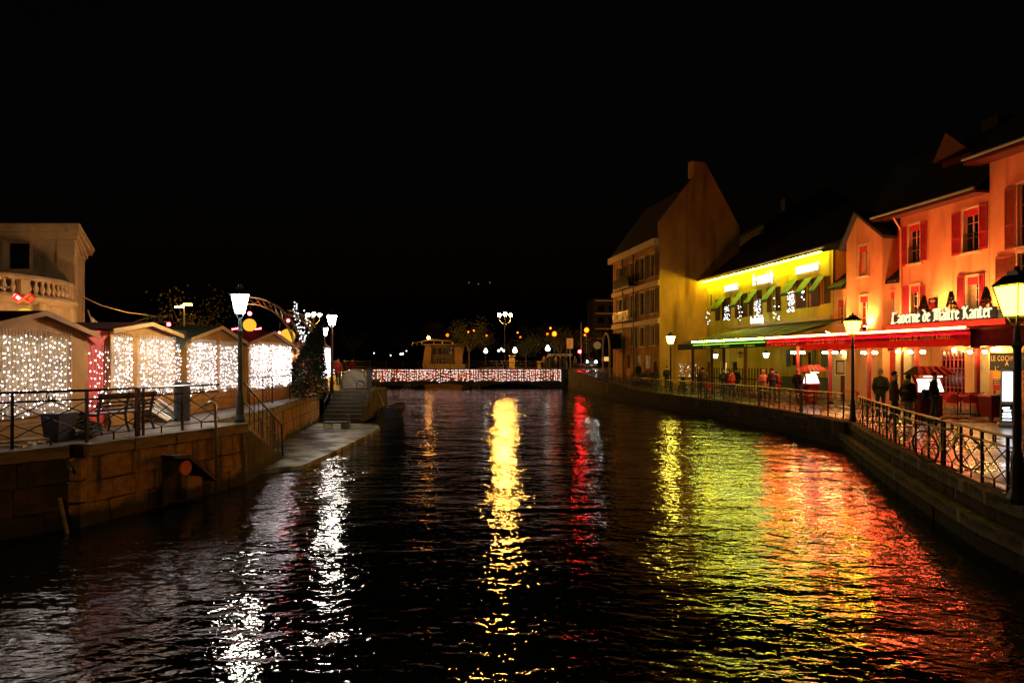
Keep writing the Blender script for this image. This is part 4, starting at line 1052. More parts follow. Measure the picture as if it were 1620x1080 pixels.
# arched entrance canopy at its far corner
en = root('entrance_canopy', 'dark arched entrance canopy with a pale rim at the far corner of the gabled building', 'canopy', (9.4,64,1.5))
pc = [TB.p(TB.s(966)+.0,0,0)]
A_ = MB(); 
for k in range(9):
    t = k/8*math.pi
    A_.tube([], .1) if False else None
ap = [TB.p(1.5+1.0*math.cos(k/10*math.pi), TB.z(975,552)+1.5*math.sin(k/10*math.pi), 1.2) for k in range(11)]
obj('rim', MB().tube(ap, .09, 6), 'cream_trim', en)
hood = MB()
for a, b in zip(ap, ap[1:]):
    q0 = Vector(a)-Vector((TB.n.x,TB.n.y,0))*1.2; q1 = Vector(b)-Vector((TB.n.x,TB.n.y,0))*1.2
    hood.quad(a,b,q1,q0)
obj('hood', hood, 'awning_green', en)
for s_ in (.5,2.5): obj('post', MB().cyl(TB.p(s_,1.5,1.2),TB.p(s_,TB.z(975,552),1.2), .09), 'cream_trim', en)

# ---- yellow brasserie
yb = root('yellow_brasserie', 'long yellow two-storey brasserie under a bright neon line with green window blinds', 'building', (17.5,49,.95))
sA, sB = K.s(1113.5), K.s(1318)
zt = 9.72
wins = [(1140,1149,472,506),(1169.5,1177,465,502),(1192,1199.5,460,498),(1221,1229,455,493),(1252,1262,444,489),(1276,1286,441,486),(1298,1305,438,481)]
hs = [K.rect(*w_) for w_ in wins]
small = K.rect(1123,1126,466,484)
zl0 = 5.45
ghol = [K.rect(a,b,c,d) for a,b,c,d in ((1118,1123,572,606),(1139,1150,572,606),(1158,1166,572,606),(1252,1259,557,578),(1276,1283,557,578))]
obj('upper_wall', fwall(K, sA, sB, .9, zt, hs+[small]+ghol), 'yellow_render', yb)
obj('end_wall', MB().hexa([K.p(sB-.2,.9,-.24),K.p(sB,.9,-.24),K.p(sB,.9,-9),K.p(sB-.2,.9,-9),K.p(sB-.2,zt,-.24),K.p(sB,zt,-.24),K.p(sB,zt,-9),K.p(sB-.2,zt,-9)]), 'yellow_render', yb)
obj('small_window', fb(K,small[0],small[1],small[2],small[3],-.1,-.06), 'dark_pane', yb)
for i, h in enumerate(hs):
    window(K, h, yb, 'brown_shutter', trim=False, curtain='curtain_pink' if i > 3 else 'curtain_cream' if i in (2,3) else None, rows=2)
    w_ = h[1]-h[0]; ws = w_*.78
    if i < 4: shutter(K,h[0]-ws-.03,h[0]-.03,h[2],h[3],yb,'brown_shutter'); shutter(K,h[1]+.03,h[1]+ws+.03,h[2],h[3],yb,'brown_shutter')
    else:
        if i == 4: shutter(K,h[0]-ws*.6-.03,h[0]-.03,h[2],h[3],yb,'brown_shutter')
        nx = hs[i+1][0]-.03 if i < 6 else h[1]+w_*1.3
        shutter(K,h[1]+.03,nx,h[2],h[3],yb,'brown_shutter')
    b = MB().extr([K.p(h[0]-.1,h[3]+.05,.06),K.p(h[1]+.1,h[3]+.05,.06),K.p(h[1]+.1,h[3]-.85,.78),K.p(h[0]-.1,h[3]-.85,.78)], (0,0,.02))
    bl_ = obj('blind', b, 'blind_green', yb); obj('valance', fb(K,h[0]-.1,h[1]+.1,h[3]-1.02,h[3]-.85,.77,.785), 'blind_green', bl_)
for i, h in enumerate(ghol): window(K, h, yb, 'brown_shutter', 'window_glow' if i in (1,) else 'dark_pane', trim=False)
zz = K.z(1262,506); obj('ledge', fb(K,sA+4,sB,zz-.16,zz+.06,.003,.2), 'cream_trim', yb)
obj('downpipe', MB().cyl(K.p(sA+.5,zt-.1,.08),K.p(sA+.5,4.4,.08), .06), 'yellow_render', yb)
rfm = MB(); rfm.hexa([K.p(sA-1,zt+.02,.75),K.p(sB+.25,zt+.02,.75),K.p(sB+.25,zt+.3,-.3),K.p(sA-1,zt+.3,-.3),K.p(sA-1,zt+.22,.75),K.p(sB+.25,zt+.22,.75),K.p(sB+.25,zt+.55,-.3),K.p(sA-1,zt+.55,-.3)])
rfm.quad(K.p(sA-1,zt+.55,-.3),K.p(sB+.25,zt+.55,-.3),K.p(sB+.25,zt+4.2,-5),K.p(sA-1,zt+4.2,-5)); rfm.quad(K.p(sA-1,zt+4.2,-5),K.p(sB+.25,zt+4.2,-5),K.p(sB+.25,zt,-10),K.p(sA-1,zt,-10))
obj('roof', rfm, 'slate', yb)
obj('gutter', MB().tube([K.p(sA-1,zt+.1,.82),K.p(sB+.3,zt+.1,.82)], .07), 'galvanised', yb)
# ground floor wall finish
hW = K.rect(1230,1312,597,640); obj('dado', fb(K,K.s(1228),sB,.9,2.15,.003,.06), 'dark_green_paint', yb)
obj('plinth', fb(K,K.s(1228),sB,.9,1.35,.063,.35), 'coping', yb)
for a,b in ((1245,1250),(1263,1268),(1286,1291),(1300,1311)): h = K.rect(a,b,553,580); obj('ground_shutter', fb(K,*h,.02,.06), 'dark_green_paint', yb)
nt_ = root('yellow_neon_tube', 'long yellow neon tube glowing under the eaves of the brasserie', 'neon tube', K.p((sA+sB)/2,zt-.25,.3))
obj('tube', MB().tube([K.p(sA+.25,K.z(1113.5,448)-.03,.42),K.p(K.s(1309),K.z(1309,398)-.03,.42)], .045, 8), 'neon_yellow', nt_)
for i in range(12): s_ = sA+.6+(sB-sA-1)*i/12; obj('clip', fb(K,s_-.02,s_+.02,9.56,9.66,.38,.42), 'black_iron', nt_)
def sign(text, px0, px1, yt, yb_, mname, label, nib=True, o=.12, F=K, pen=.08, halo=False):
    s_0, s_1 = F.s(px0), F.s(px1); zb_, zt_ = F.z((px0+px1)/2,yb_), F.z((px0+px1)/2,yt)
    d3 = (F.d.x,F.d.y,0); n3 = (F.n.x,F.n.y,0)
    r = root('neon_sign', label, 'sign', F.p((s_0+s_1)/2,(zb_+zt_)/2,o))
    if nib: obj('lettering', nib_text(MB(), text, F.p(s_0,zb_,o), d3, None, n3, s_1-s_0, zt_-zb_, .06, pen), mname, r)
    else:
        me = font_mesh(text, 1, 'lettering', mname, .03)
        xs = [v.co.x for v in me.vertices]; ys = [v.co.y for v in me.vertices]
        ax, ay = (s_1-s_0)/(max(xs)-min(xs)), (zt_-zb_)/(max(ys)-min(ys))
        cx = Vector(F.p((s_0+s_1)/2,(zb_+zt_)/2,o)); D = Vector(d3); N_ = Vector(n3)
        for v in me.vertices: v.co = cx + D*((v.co.x-(max(xs)+min(xs))/2)*ax) + Vector((0,0,(v.co.y-(max(ys)+min(ys))/2)*ay)) + N_*(v.co.z)
        obj('lettering', me, None, r)
    fr_ = MB()
    for z in (zb_+.08*(zt_-zb_), zt_-.3*(zt_-zb_)): fr_.cyl(F.p(s_0,z,o-.03),F.p(s_1,z,o-.03), .015, n=4)
    for s_ in (s_0+.2,s_1-.2): fr_.cyl(F.p(s_,zb_+.1*(zt_-zb_),0),F.p(s_,zb_+.1*(zt_-zb_),o), .015, n=4)
    obj('mounting_rail', fr_, 'black_iron', r); return r
sign('BRASSERIE',1149,1169,450,459.5,'sign_white','small white neon word on the yellow wall, left of the big blackletter sign',False)
sign('le munich',1194,1226,431,448,'sign_white','big white blackletter sign in the middle of the yellow wall')
sign('RESTAURANT',1262,1298,418.5,430.5,'sign_white','white neon word on the yellow wall nearest the orange house',False)
sign('le munich',1198.5,1219,500,511,'sign_white','small white blackletter sign just above the green awning',o=.5)
random.seed(31)
def light_net(px0, px1, yt, yb_, n, label, r_=.021, o=.75, m='net_bulb'):
    s_0, s_1 = K.s(px0), K.s(px1); z1_, z0_ = K.z((px0+px1)/2,yt), K.z((px0+px1)/2,yb_); mb = MB(); cb = MB()
    for i in range(n):
        s_ = U(s_0,s_1); z = U(z0_,z1_); mb.octa(K.p(s_,z,o+U(-.05,.05)), r_)
    for i in range(4): s_ = s_0+(s_1-s_0)*(i+.5)/4; cb.cyl(K.p(s_,z0_,o),K.p(s_,z1_+.1,o), .006, n=3)
    r = root('light_net', label, 'light net', K.p((s_0+s_1)/2,z1_,o), group='fairy light nets on the yellow wall')
    obj('bulbs', mb, m, r, kind='stuff'); obj('cables', cb, 'black_iron', r)
light_net(1160,1168,484,508,55,'fairy light net under the second green blind from the far end')
light_net(1209,1219,474,503,75,'fairy light net between the third and fourth green blinds')
light_net(1262,1273.5,462,494,85,'fairy light net under the middle blind of the wide window')
light_net(1132,1138,487,516,8,'loose strand of lights beside the farthest window',.034)
light_net(1182,1189,480,508,9,'loose strand of lights beside the second window',.034)
light_net(1241,1250,470,508,9,'loose strand of lights hanging left of the wide window',.04)
light_net(1283,1298,458,490,5,'few big bulbs hanging right in the wide window',.045)

# ---- awnings along the quay
AF = Fac((12.2,45.8),(5.2,-19.8)); zf = EYE+1.23
def awning(px0, px1, zwall, m, label, letters, val=.42):
    s_0, s_1 = AF.s(px0), AF.s(px1); a0, a1 = AF.p(s_0,zf), AF.p(s_1,zf)
    def back(p):   # foot on the facade straight behind
        v = Vector((p[0],p[1])); t = (v-K.A).dot(K.d); t = min(t, sB-.05) if px1 < 1300 and px0 > 1200 else max(t, sB+.3) if px0 > 1260 else t; return K.p(t, zwall, .02)
    r = root('terrace_awning', label, 'awning', ((a0[0]+a1[0])/2,(a0[1]+a1[1])/2,zf), group='long terrace awnings')
    n = 6
    for i in range(n):
        u0, u1 = i/n, (i+1)/n
        L = lambda u: Vector(a0).lerp(Vector(a1), u)
        f0, f1 = L(u0), L(u1); b0, b1 = Vector(back(f0)), Vector(back(f1))
        obj('seam', MB().cyl(f0+Vector((0,0,.03)), b0+Vector((0,0,.03)), .022, n=5), 'galvanised', r)
        obj('canvas_panel', MB().hexa([f0,f1,b1,b0,f0+Vector((0,0,.02)),f1+Vector((0,0,.02)),b1+Vector((0,0,.02)),b0+Vector((0,0,.02))]), m, r)
    obj('valance', fb(AF,s_0,s_1,zf-val,zf-.03,-.02,.0), 'valance_red' if m == 'maroon' else m, r)
    obj('front_bar', fb(AF,s_0,s_1,zf-.03,zf+.05,-.06,.05), 'black_iron', r)
    if letters:
        for (t0,t1,txt) in letters:
            q0, q1 = AF.s(t0), AF.s(t1); obj('lettering', nib_text(MB(), txt, AF.p(q0,zf-.33,.003), (AF.d.x,AF.d.y,0), None, (AF.n.x,AF.n.y,0), q1-q0, .22, .006, .08), 'gold_print', r)
    return r
awning(1072,1213,5.6,'awning_green','dark green awning with a greenish neon edge in front of the yellow brasserie',[(1113,1124,'le munich'),(1140,1154,'le munich'),(1178,1194,'le munich')])
awning(1213,1268,5.4,'maroon','dark red awning with a glowing red edge, half in front of the yellow brasserie',[(1219,1266,'La Taverne de Maître Kanter...')])
awning(1268,1535,4.55,'maroon','dark red awning with glowing red edge and printed blackletter before the orange tavern',[(1276,1340,'La Taverne de Maître Kanter...'),(1407,1510,'La Taverne de Maître Kanter...')],.62)
def neon(px0, px1, m1, m2, label):
    r = root('neon_strip', label, 'neon tube', AF.p((AF.s(px0)+AF.s(px1))/2,zf,.07), group='neon strips on the awning edges')
    obj('bright_tube', MB().tube([AF.p(AF.s(px0)+.05,zf+.08,.13),AF.p(AF.s(px1)-.05,zf+.08,.13)], .035, 8), m1, r)
    obj('dim_tube', MB().tube([AF.p(AF.s(px0)+.05,zf-.13,.05),AF.p(AF.s(px1)-.05,zf-.13,.05)], .022, 8), m2, r)
neon(1097,1212,'neon_green','neon_green_dim','greenish white neon strip along the green awning edge')
neon(1214,1533,'neon_red','neon_red_dim','red neon strip along the edge of the dark red awnings')
# the folded dark awning of the next shop
da = root('folded_awning', 'dark maroon awning with a rounded end above the shop at the right edge', 'awning', (19,26,4))
F2 = AF.off(-.25); s_0 = F2.s(1524); s_1 = s_0+8
prof = [(0,0),(.05,-.35),(0,-.62),(-.9,-.62),(-1.1,-.1),(-.6,.12)]
mb_ = MB(); pts = [F2.p(s_0+.0,zf-.02+dz,o) for o,dz in prof]; mb_.extr(pts, (F2.d.x*8,F2.d.y*8,0)); mb_.ball(F2.p(s_0+.1,zf-.3,-.5), .42, 12, 8)
obj('canvas', mb_, 'maroon', da)
obj('ground_wall_box', fb(F2,s_0+2.1,s_0+9,zf+.3,zf+.75,-1.2,-.5), 'dark_green_paint', da)

# ---- orange tavern: link, gabled bay, link, main front, taller house
ot = root('orange_tavern', 'orange tavern with red shutters, a narrow gabled bay and a long terrace awning', 'building', (20,36,.95))
E = K.z
sa, sb = K.s(1337.5), K.s(1396)          # gabled bay, standing .5 m forward
G = K.off(.5)
ga, gb = G.s(1339), G.s(1396)
zge = G.z(1392,368)
gapx = G.s(1358); gz = G.z(1358,338)
gh = [G.rect(1360,1373,389,436), G.rect(1361,1374,468,520)]
w_ = fwall(G, ga, gb, .9, zge-.3, gh)
w_.add([G.p(ga,zge-.3),G.p(gb,zge-.3),G.p(gb,zge),G.p(gapx,gz),G.p(ga,zge-.05)], [(0,1,2,3,4)])
w_.quad(G.p(ga,.9),G.p(ga,zge-.05),G.p(ga,zge-.05,-4),G.p(ga,.9,-4)); w_.quad(G.p(gb,.9),G.p(gb,.9,-4),G.p(gb,zge,-4),G.p(gb,zge))
obj('bay_wall', w_, 'orange_render', ot)
for i, h in enumerate(gh): window(G, h, ot, 'cream_trim', curtain='curtain_cream' if i == 0 else 'maroon', blind='blind_red', rows=3)
br_ = obj('bay_roof', MB().extr([G.p(ga-.35,zge-.35,.28),G.p(gapx,gz+.12,.28),G.p(gapx,gz-.02,.28),G.p(ga-.3,zge-.5,.28)], (-G.n.x*5,-G.n.y*5,0)).extr([G.p(gapx,gz+.12,.28),G.p(gb+.45,zge-.25,.28),G.p(gb+.4,zge-.4,.28),G.p(gapx,gz-.02,.28)], (-G.n.x*5,-G.n.y*5,0)), 'slate', ot)
# links on either side: low front with a pent roof, recessed wall above
def link(px0, px1, ye, win, zback):
    l0, l1 = K.s(px0), K.s(px1); ze = K.z((px0+px1)/2, ye); h = K.rect(*win)
    obj('link_wall', fwall(K, l0, l1, .9, ze, [h]), 'orange_render', ot); window(K, h, ot, blind='blind_red', curtain='maroon', rows=3)
    obj('recessed_wall', fb(K,l0,l1,ze,zback,-1.4,-1.2), 'orange_render', ot)
    pr = MB(); pr.hexa([K.p(l0-.1,ze-.02,.35),K.p(l1+.1,ze-.02,.35),K.p(l1+.1,ze+1.2,-1.19),K.p(l0-.1,ze+1.2,-1.19),K.p(l0-.1,ze+.14,.35),K.p(l1+.1,ze+.14,.35),K.p(l1+.1,ze+1.36,-1.19),K.p(l0-.1,ze+1.36,-1.19)])
    obj('pent_roof', pr, 'slate', ot)
link(1318.5,1338.5,458,(1327,1335.5,474,512), 9.3)
link(1396.5,1424,449,(1404,1416,462,508), 9.9)
# main front
m0, m1 = K.s(1424.3), K.s(1565.5); zme = 10.45
mh = [K.rect(1438.5,1456,355,416), K.rect(1525,1549,330,398), K.rect(1442,1455,452,500), K.rect(1531,1549,438,492)]
obj('front_wall', fwall(K, m0, m1, .9, zme, mh), 'orange_render', ot)
for i, h in enumerate(mh): window(K, h, ot, blind='blind_red', rail=i < 2, cols=2, rows=3, curtain='curtain_cream' if i == 3 else None)
for i, (a,b,t_,b_) in enumerate([(1421.5,1436.5,360,422),(1457.5,1467.5,350,412),(1507,1522,337,404),(1550.5,1563,322,394),(1429,1439,452,506),(1457,1463,450,500),(1515.5,1527.5,436,498),(1550.5,1559,432,486)]):
    shutter(K, *K.rect(a,b,t_,b_), ot, 'red_shutter')
obj('eaves_board', fb(K,m0-1.2,m1,zme,zme+.1,.003,.7), 'eaves_paint', ot)
obj('gutter', MB().tube([K.p(m0-1.2,zme+.2,.78),K.p(m1-.02,zme+.2,.78)], .07), 'galvanised', ot)
ro = MB(); ro.quad(K.p(m0-1.3,zme+.12,.75),K.p(m1,zme+.12,.75),K.p(m1,zme+4.5,-4.2),K.p(m0-1.3,zme+4.5,-4.2)); ro.quad(K.p(sB,zge-.3,-1.2),K.p(m0-1.2,zge-.3,-1.2),K.p(m0-1.2,zme+4.5,-4.2),K.p(sB,zme+4.5,-4.2)); ro.quad(K.p(sB,zme+4.5,-4.2),K.p(m1,zme+4.5,-4.2),K.p(m1,zme,-9),K.p(sB,zme,-9))
obj('roof', ro, 'slate', ot)
dr = MB(); DF = K.off(-1.6); d0, d1 = DF.s(1475), DF.s(1528); dzb, dzt = DF.z(1500,250), DF.z(1487,214)
obj('dormer', fb(DF,d0+.3,d1,zme+1,dzb,-1.5,-.3), 'maroon', ot)
obj('dormer_gable', MB().extr([DF.p(d0,dzb,0),DF.p((d0+d1)/2-.2,dzt,0),DF.p(d1,dzb+.2,0)], (-DF.n.x*.3,-DF.n.y*.3,0)), 'rust_shutter', ot)
obj('downpipe', MB().tube([K.p(m0+.12,zme,.5),K.p(m0+.12,zme-.6,.08),K.p(m0+.12,1,.08)], .05), 'orange_render', ot)
obj('chimney', fb(K.off(-4.5),K.s(1440),K.s(1440)+1,zme+3,zme+5,-.5,.4), 'slate', ot)
# taller house at the edge
th = root('tall_orange_house', 'taller orange house with rusty shutters cut by the right edge of the view', 'building', (21.5,27,.95))
t0 = K.s(1565.8); t1 = t0+9; zte = 11.75
h = K.rect(1611,1640,288,388); hh = (h[0],h[1],h[2],h[3]); h2 = (h[0],h[1],6.0,7.6)
obj('front_wall', fwall(K, t0, t1, .9, zte, [hh,h2]), 'orange_render', th)
obj('side_wall', MB().quad(K.p(t0,.9),K.p(t0,zte),K.p(t0,zte,-8),K.p(t0,.9,-8)), 'orange_render', th)
window(K, hh, th); window(K, h2, th)
shutter(K, *K.rect(1591,1608.5,296,394), th, 'rust_shutter'); shutter(K, h[0]-1.05,h[0]-.12,6,7.6, th, 'rust_shutter')
obj('eaves_board', fb(K,t0-.5,t1,zte,zte+.12,.003,.85), 'eaves_paint', th); obj('gutter', MB().tube([K.p(t0-.5,zte+.22,.92),K.p(t1,zte+.22,.92)], .07), 'galvanised', th)
obj('roof', MB().quad(K.p(t0-.5,zte+.14,.9),K.p(t1,zte+.14,.9),K.p(t1,zte+4.5,-4.5),K.p(t0-.5,zte+4.5,-4.5)), 'slate', th)
obj('mounting_plate', fb(K,t0+.4,t0+1.5,K.z(1580,505),K.z(1580,490),.01,.08), 'dark_green_paint', th)

# ---- canopy terrace in front of the tavern, with letters, conifers and floodlights
CF = AF.off(-1.15)
ct = root('canopy_terrace', 'flat red canopy roof over the tavern terrace, carrying letters and plants', 'canopy', (19,31,4.4))
c0, c1 = CF.s(1405), CF.s(1592)
def backK(p, z): v = Vector((p[0],p[1])); t = (v-K.A).dot(K.d); return K.p(t, z, .01)
p0, p1 = CF.p(c0,0), CF.p(c1,0); zc0, zc1 = 4.62, 4.72
q0, q1 = backK(p0,0), backK(p1,0)
obj('deck', MB().hexa([(p0[0],p0[1],zc0),(p1[0],p1[1],zc0),(q1[0],q1[1],zc0),(q0[0],q0[1],zc0),(p0[0],p0[1],zc1),(p1[0],p1[1],zc1),(q1[0],q1[1],zc1),(q0[0],q0[1],zc1)]), 'red_paint', ct)
obj('fascia', fb(CF,c0,c1,zc0-.1,zc1+.02,.003,.06), 'red_paint', ct)
sg = root('tavern_sign', 'big glowing blackletter tavern sign standing on the red canopy', 'sign', CF.p((c0+c1)/2,4.75,.0))
L0, L1 = CF.s(1413), CF.s(1571)
obj('lettering', nib_text(MB(), 'Taverne de Maître Kanter', CF.p(L0,4.82,.02), (CF.d.x,CF.d.y,0), None, (CF.n.x,CF.n.y,0), L1-L0, .50, .07, .06), 'sign_cream', sg)
obj('backing', fb(CF,L0-.1,L1+.1,4.76,5.22,-.1,-.06), 'black_iron', sg)
obj('mounting_rail', fb(CF,L0,L1,4.75,4.8,-.02,.05), 'black_iron', sg)
def conifer_pot(px, py_t, py_b, o, label, seed, rr=.30):
    F = CF.off(o); s_ = F.s(px); p = F.p(s_, zc1); zt_ = F.z(px,py_t)
    r = root('potted_conifer', label, 'potted tree', p, group='conifers on the canopy')
    m = MB(); needles(m, (p[0],p[1],zc1+.32), rr, zt_-zc1-.32, 1500, .09, seed); obj('crown', m, 'conifer', r)
    obj('trunk', MB().cyl((p[0],p[1],zc1+.2),(p[0],p[1],zt_-.3), .03, .01), 'bark', r)
    obj('pot', MB().lathe([(.17,0),(.22,.3),(.2,.32)], (p[0],p[1],zc1), 10), 'maroon', r)
    return r
conifer_pot(1461.5,468,500,-.5,'cone-shaped conifer above the word de of the tavern sign',3)
conifer_pot(1505,461,497,-.5,'cone-shaped conifer with small lights between two windows',4)
conifer_pot(1560,454,495,-.5,'cone-shaped conifer at the right end of the tavern sign',5)
def agave(px, py, o, label, seed):
    F = CF.off(o); random.seed(seed); p = Vector(F.p(F.s(px), zc1+.32)); m = MB()
    r = root('spiky_plant', label, 'plant', (p.x,p.y,zc1), group='spiky plants on the canopy')
    for i in range(26):
        a = U(0,6.28); e = U(.35,1.2); L = U(.35,.6); d = Vector((math.cos(a)*math.cos(e),math.sin(a)*math.cos(e),math.sin(e))); s_ = Vector((-math.sin(a),math.cos(a),0))*.03
        m.add([p-s_,p+s_,p+d*L], [(0,1,2)])
    obj('leaves', m, 'agave', r); obj('pot', MB().lathe([(.16,0),(.2,.3),(.18,.32)], (p.x,p.y,zc1), 10), 'maroon', r)
agave(1446,492,-.5,'spiky plant between the left window and the first conifer',1); agave(1489,492,-.5,'spiky plant under the emblem sign',2); agave(1536,490,-.5,'brightly lit spiky plant above the last word of the sign',3)
em = root('emblem_sign', 'small hanging emblem sign with a red figure under a pale cap', 'sign', at(1476,480,31.2))
Fe = K.off(.9); h = Fe.rect(1469,1483,471,492)
obj('board', fb(Fe,h[0],h[1],h[2],h[3],-.03,.0), 'black_iron', em); cx = (h[0]+h[1])/2; cz = (h[2]+h[3])/2
obj('figure', MB().extr([Fe.p(cx+.18*math.cos(t),cz-.08+.17*math.sin(t),.004) for t in [k*math.pi/6 for k in range(12)]], (Fe.n.x*.03,Fe.n.y*.03,0)), 'blind_red', em)
obj('cap', MB().extr([Fe.p(cx+.16*math.cos(t),cz+.16+.08*math.sin(t),.006) for t in [k*math.pi/6 for k in range(12)]], (Fe.n.x*.03,Fe.n.y*.03,0)), 'white_paint', em)
obj('bracket', MB().cyl(K.p(K.s(1470),h[3]+.05,0),Fe.p(Fe.s(1483),h[3]+.05,0), .02), 'black_iron', em)
def floodlight(F, px, z, o, aim, label, energy=260, size=math.radians(105), colr=(1,.50,.14)):
    energy *= .72
    p = Vector(F.p(F.s(px), z, o)); r = root('floodlight', label, 'floodlight', p, group='floodlights washing the orange front')
    d = Vector(aim).normalized(); 
    obj('housing', MB().cyl(p-d*.16, p-d*.01, .09, .12, 10), 'black_iron', r); obj('lens', MB().cyl(p-d*.005, p+d*.005, .11, n=12), 'flood', r)
    l = bpy.data.lights.new('flood_beam', 'SPOT'); l.energy = energy; l.color = colr; l.spot_size = size; l.spot_blend = .8; l.shadow_soft_size = .08
    o_ = bpy.data.objects.new('flood_beam', l); C.objects.link(o_); o_.parent = r; o_.location = d*.02; o_.rotation_euler = d.to_track_quat('-Z','Y').to_euler()
I3 = Vector((-K.n.x,-K.n.y,0)); D3 = Vector((K.d.x,K.d.y,0)); UP = Vector((0,0,1))
floodlight(K, 1391, 4.95, .85, I3*.50+UP*1.0, 'blazing floodlight on the canopy between the bay and the main front', 1300)
floodlight(K, 1436, 5.0, .8, I3*.35+UP*1.0, 'floodlight behind the first letters of the tavern sign', 450)
floodlight(K, 1498, 5.0, .8, I3*.45+UP*1.0+D3*.1, 'floodlight behind the middle conifer', 1300)
floodlight(K, 1572, 5.0, .9, I3*.45+UP*1.0, 'floodlight behind the right end of the tavern sign', 900)
floodlight(K, 1347, 4.75, 1.5, I3*.45+UP*1.0, 'floodlight at the left foot of the gabled bay', 900)

# ---- ground floor of the tavern
gf = root('tavern_ground_front', 'maroon and cream ground floor front of the tavern with doors and shutters', 'shopfront', (20,34,.95))
def panel(nm, px0, px1, yt, yb_, m, o0=.01, o1=.06, par=gf, F=K): return obj(nm, fb(F,*F.rect(px0,px1,yt,yb_),o0,o1), m, par)
zf_ = 640
panel('cream_panel',1314,1352,556,631,'cream_render'); panel('door',1332,1338,594,631,'maroon',.061,.09)
for i in range(26):
    yy = 560+i*2.6; panel('shutter_slat',1352,1394,yy,yy+1.9,'maroon',.03,.07)
panel('cream_panel',1394.3,1402,553,630,'cream_render'); panel('door',1402.3,1408,553,633,'dark_pane',.01,.03); panel('door',1408.3,1418,556,633,'red_paint')
panel('cream_panel',1418.3,1428,556,633,'cream_render'); panel('pilaster',1428.3,1431,556,636,'maroon',.01,.12); panel('cream_panel',1431.3,1444,552,634,'cream_render')
panel('cream_panel',1460,1474,552,634,'orange_render',.01,.04); panel('window_bay',1490,1527,554,620,'dark_pane',.0,.02)
for i in range(6): panel('glazing_bar',1491+i*6.3,1492.4+i*6.3,554,636,'red_paint',.021,.05)
for yy in (554,568,582,596,612): panel('glazing_rail',1492,1527,yy,yy+1.4,'red_paint',.055,.07)
panel('cream_panel',1528,1541,553,640,'orange_render'); panel('cream_panel',1541.3,1546,556,630,'cream_render'); panel('cream_panel',1549,1566,556,640,'cream_render')
panel('poster',1551,1563,564,588,'poster',.065,.08); panel('lintel',1314,1420,552,556,'maroon',.07,.2)
def menu_frame(px0, px1, yt, yb_, m, label):
    r = root('framed_menu', label, 'framed menu', K.p(K.s(px0),3,.2), group='framed menus on the tavern wall')
    h = K.rect(px0,px1,yt,yb_); f = MB(); t = .06
    for a,b,c,d in ((h[0],h[1],h[2],h[2]+t),(h[0],h[1],h[3]-t,h[3]),(h[0],h[0]+t,h[2]+t,h[3]-t),(h[1]-t,h[1],h[2]+t,h[3]-t)): fb(K,a,b,c,d,.2,.26,f)
    obj('frame', f, 'white_paint', r); obj('board', fb(K,h[0]+t,h[1]-t,h[2]+t,h[3]-t,.2,.22), 'maroon', r); obj('sheet', fb(K,h[0]+.18,h[1]-.18,h[2]+.15,h[3]-.15,.222,.228), m, r)
menu_frame(1326.5,1343.5,568,593.5,'poster','framed cream menu on the cream wall left of the lantern post')
menu_frame(1364,1382,567.5,592.5,'sign_black','framed dark poster on the maroon slats right of the lantern post')
# posts with crossed bulbs along the terrace
PF = AF.off(-1.3)
def terrace_post(px, Yoff, label, pyb=557, n=4, F=PF):
    s_ = F.s(px); p = F.p(s_, ZR); zb_ = F.z(px,pyb); r = root('terrace_post', label, 'post', p, group='terrace posts with crossed lamps')
    x, y = p[0], p[1]
    obj('post', MB().box(x-.07,x+.07,y-.07,y+.07,ZR,zf-.02), 'red_paint', r); obj('foot', MB().box(x-.12,x+.12,y-.12,y+.12,ZR,ZR+.12), 'black_iron', r)
    for k in range(n):
        dx, dy = ((.32,0),(-.32,0),(0,.4),(0,-.4))[k]
        a = obj('arm', MB().cyl((x,y,zb_),(x+dx,y+dy,zb_), .015), 'black_iron', r); obj('bulb', MB().ball((x+dx,y+dy,zb_-.02), .065, 8, 6), 'bulb_warm', a)
terrace_post(1262,0,'terrace post behind the far menu stand'); terrace_post(1313,0,'terrace post left of the cream menu wall'); terrace_post(1375,0,'terrace post in front of the maroon slats',557)
terrace_post(1450,0,'terrace post behind the near menu stand',556); terrace_post(1546,0,'thick terrace post left of the shop sign',555.5)
for px, py, lab in ((1340,557,'lamp high on the cream wall behind the lantern post'),(1399,556,'lamp on the cream strip above the brown-coated man'),(1518,554,'lamp above the gridded window'),(1580,553,'lamp above the shop sign at the right'),(1590,553,'second lamp above the shop sign at the right'),(1428,556,'lamp over the red door')):
    h = K.s(px); t = root('wall_lamp', lab, 'lamp', K.p(h,K.z(px,py),.2), group='bare wall lamps under the awning')
    obj('bulb', MB().ball(K.p(h,K.z(px,py),.28), .085, 8, 6), 'bulb_warm', t); obj('arm', MB().cyl(K.p(h,K.z(px,py)+.05,.05),K.p(h,K.z(px,py)+.05,.28), .015), 'black_iron', t)
